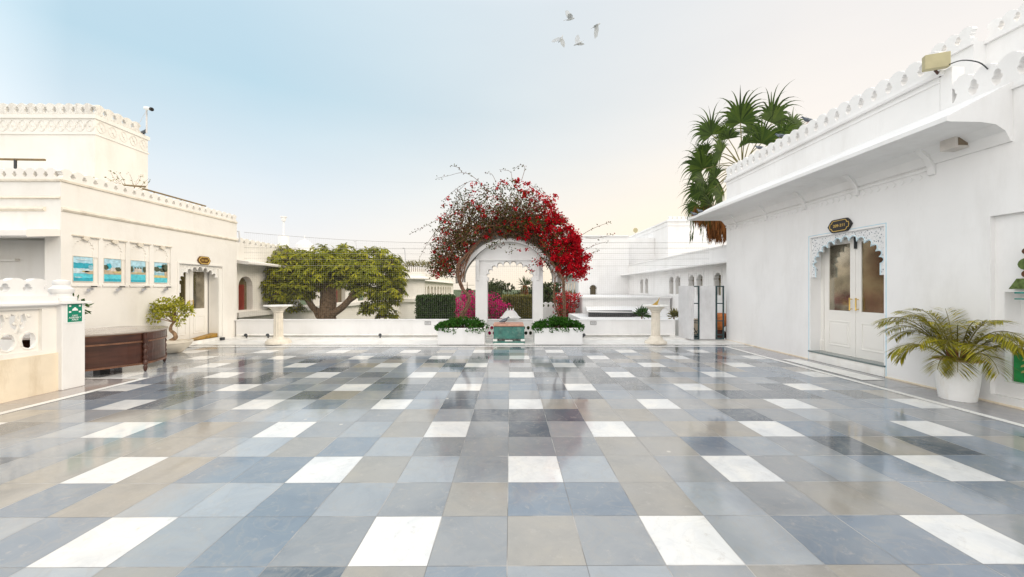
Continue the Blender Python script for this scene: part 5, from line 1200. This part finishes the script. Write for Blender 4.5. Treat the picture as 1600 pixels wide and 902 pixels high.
# speaker box under the eave and beige floodlight
SP = thing('wall_speaker', (6.75, 5.60, 3.15), 'white box speaker mounted under the eave of the right building', 'speaker')
p = at(1488, 221, 5.55); sx = p.x
w = MB(); w.box(6.52, 6.78, 5.42, 5.62, 3.68, 3.85); build('cabinet', w, mat('grey_white_box', (.62, .58, .54), .6), SP, bevel=.006)
w = MB(); w.box(6.56, 6.70, 5.414, 5.419, 3.71, 3.82); build('grille', w, mat('brown_grille', (.2, .15, .1), .7), SP)
FLT = thing('floodlight', (6.72, 5.95, 5.05), 'beige rectangular floodlight on the parapet of the right building', 'floodlight')
a, b_ = at(1447, 118, 6.0), at(1483, 90, 5.75)
w = MB(); c0 = Vector((6.64, 5.78, 5.14)); U_ = Vector((.93, -.37, 0)); f = (c0, U_, Z_, U_.cross(Z_)); w.plate(f, rect(-.15, .15, -.115, .115), (), .09, 0, .06); build('housing', w, BEIGE, FLT, bevel=.012)
w = MB(); w.tube([(6.68, 5.82, 5.04), (6.82, 5.86, 4.96)], .02, 6); build('bracket', w, DKBR, FLT)
w = MB(); w.tube([tuple(q) for q in cat([(6.74, 5.7, 5.05), (6.72, 5.5, 5.0), (6.74, 5.32, 4.86), (6.78, 5.25, 4.72)], 4)], .008, 5); build('cable', w, METD, FLT)

# ------------------------------------------------------------------ birds
def pigeon(p, ang, label, mt=PGREY, s=1.):
    bm_ = bpy.data.meshes.new('pigeon'); w = MB(); prof = [(-.16, .005, .02), (-.12, .022, .03), (-.07, .045, .045), (-.01, .06, .065), (.05, .058, .085), (.085, .045, .11), (.105, .030, .135), (.12, .027, .155), (.14, .022, .160), (.155, .010, .156), (.175, .003, .150)]
    n = 10; vs = []
    for x, r_, z in prof:
        for j in range(n): t_ = 2 * pi * j / n; vs.append((x, r_ * cos(t_), z + r_ * sin(t_) * .9 + .02))
    w.add(vs, [(i * n + j, i * n + (j + 1) % n, (i + 1) * n + (j + 1) % n, (i + 1) * n + j) for i in range(len(prof) - 1) for j in range(n)] + [tuple(range(n)), tuple(range((len(prof) - 1) * n, len(prof) * n))])
    for sy in (-1, 1):
        w.add([(.05, sy * .055, .13), (-.05, sy * .068, .09), (-.17, sy * .02, .055), (-.08, sy * .062, .06), (.04, sy * .062, .08), (.0, sy * .070, .10)], [(0, 1, 5), (1, 2, 3), (1, 3, 5), (5, 3, 4), (0, 5, 4)], 1)
        w.tube([(.0, sy * .02, .04), (.01, sy * .02, .002)], .004, 4, 2); w.tube([(.01, sy * .02, .004), (.04, sy * .02, .002)], .003, 4, 2)
    c_, s_ = cos(ang), sin(ang); w.v = [(p[0] + s * (x * c_ - y * s_), p[1] + s * (x * s_ + y * c_), p[2] + s * z) for x, y, z in w.v]
    return tag(build('pigeon', w, [mt, mat('wing_grey', (.2, .22, .25), .6, .2, 20), mat('pink_leg', (.4, .15, .1), .6)], smooth='all', loc=tuple(p)), label, 'bird')
pigeon((-.18, 11.25, .566), 0.2, 'dark pigeon standing on the pink slab of the marble block', s=1.0)
p = at(230, 207, 13.0); pigeon((tx + .0, 13.25, 7.06), -.2, 'pigeon sitting beside the camera pole on the tower edge', s=1.0)
pigeon((5.97, 12.02, 3.95), 2.2, 'left one of two pigeons on the tip of the right eave', s=.9); pigeon((6.12, 11.95, 4.03), 1.9, 'right one of two pigeons on the tip of the right eave', s=.9)
for x, lb in ((1188, 'pigeon on the right parapet lowest in front of the palm'), (1221, 'pigeon on the right parapet in the middle of the palm fronds'), (1264, 'pigeon on the right parapet at the far right palm frond')):
    y = 6.86 * FPX / (x - 797); pigeon((6.86, y, 5.42), 1.9 + (x % 3), lb, s=.85)
def flyer(x, y, wing, roll, label, head):
    p = at(x, y, 20); o = thing('flying_bird', p, label, 'bird', 'birds flying high over the terrace'); w = MB()
    h = Vector(head).normalized(); P = [p - h * .22, p - h * .1, p, p + h * .12, p + h * .2, p + h * .26]; w.tube(P, [.02, .05, .06, .045, .032, .006], 8); build('body', w, PLIGHT, o, smooth='all')
    for wv in wing:
        w = MB(); v = Vector(wv); s_ = h * .16; q = p + h * .02
        w.add([q + s_ * .6, q - s_ * .8, q + v * .5 - s_ * 1.1, q + v - h * .12, q + v * .95 + h * .03, q + v * .5 + s_ * .8], [(0, 1, 2, 5), (5, 2, 3, 4)]); n_ = len(w.v); w.v += [(a, b_ + .012, c_ + .006) for a, b_, c_ in w.v]; w.f += [tuple(i + n_ for i in reversed(f_)) for f_ in w.f]; w.m *= 2
        build('wing', w, PLIGHT, o)
    w = MB(); w.add([p - h * .18, p - h * .36 + Vector((.03, 0, .05)), p - h * .36 - Vector((.03, 0, .03))], [(0, 1, 2)]); build('tail', w, PLIGHT, o)
flyer(891, 30, [(-.16, .1, .55), (-.05, -.25, .12)], 0, 'topmost flying bird with wing raised straight up', (1, 0, .25))
flyer(932, 40, [(.02, .1, -.60), (-.1, -.2, -.1)], 0, 'rightmost flying bird with wing pointing down', (.8, 0, .5))
flyer(876, 61, [(.25, .1, -.32), (-.45, .1, -.02)], 0, 'leftmost flying bird with both wings spread', (.35, 0, .6))
flyer(903, 68, [(-.05, .1, .50), (.3, .1, -.02)], 0, 'lowest flying bird with broad raised wing', (-.6, 0, -.3))
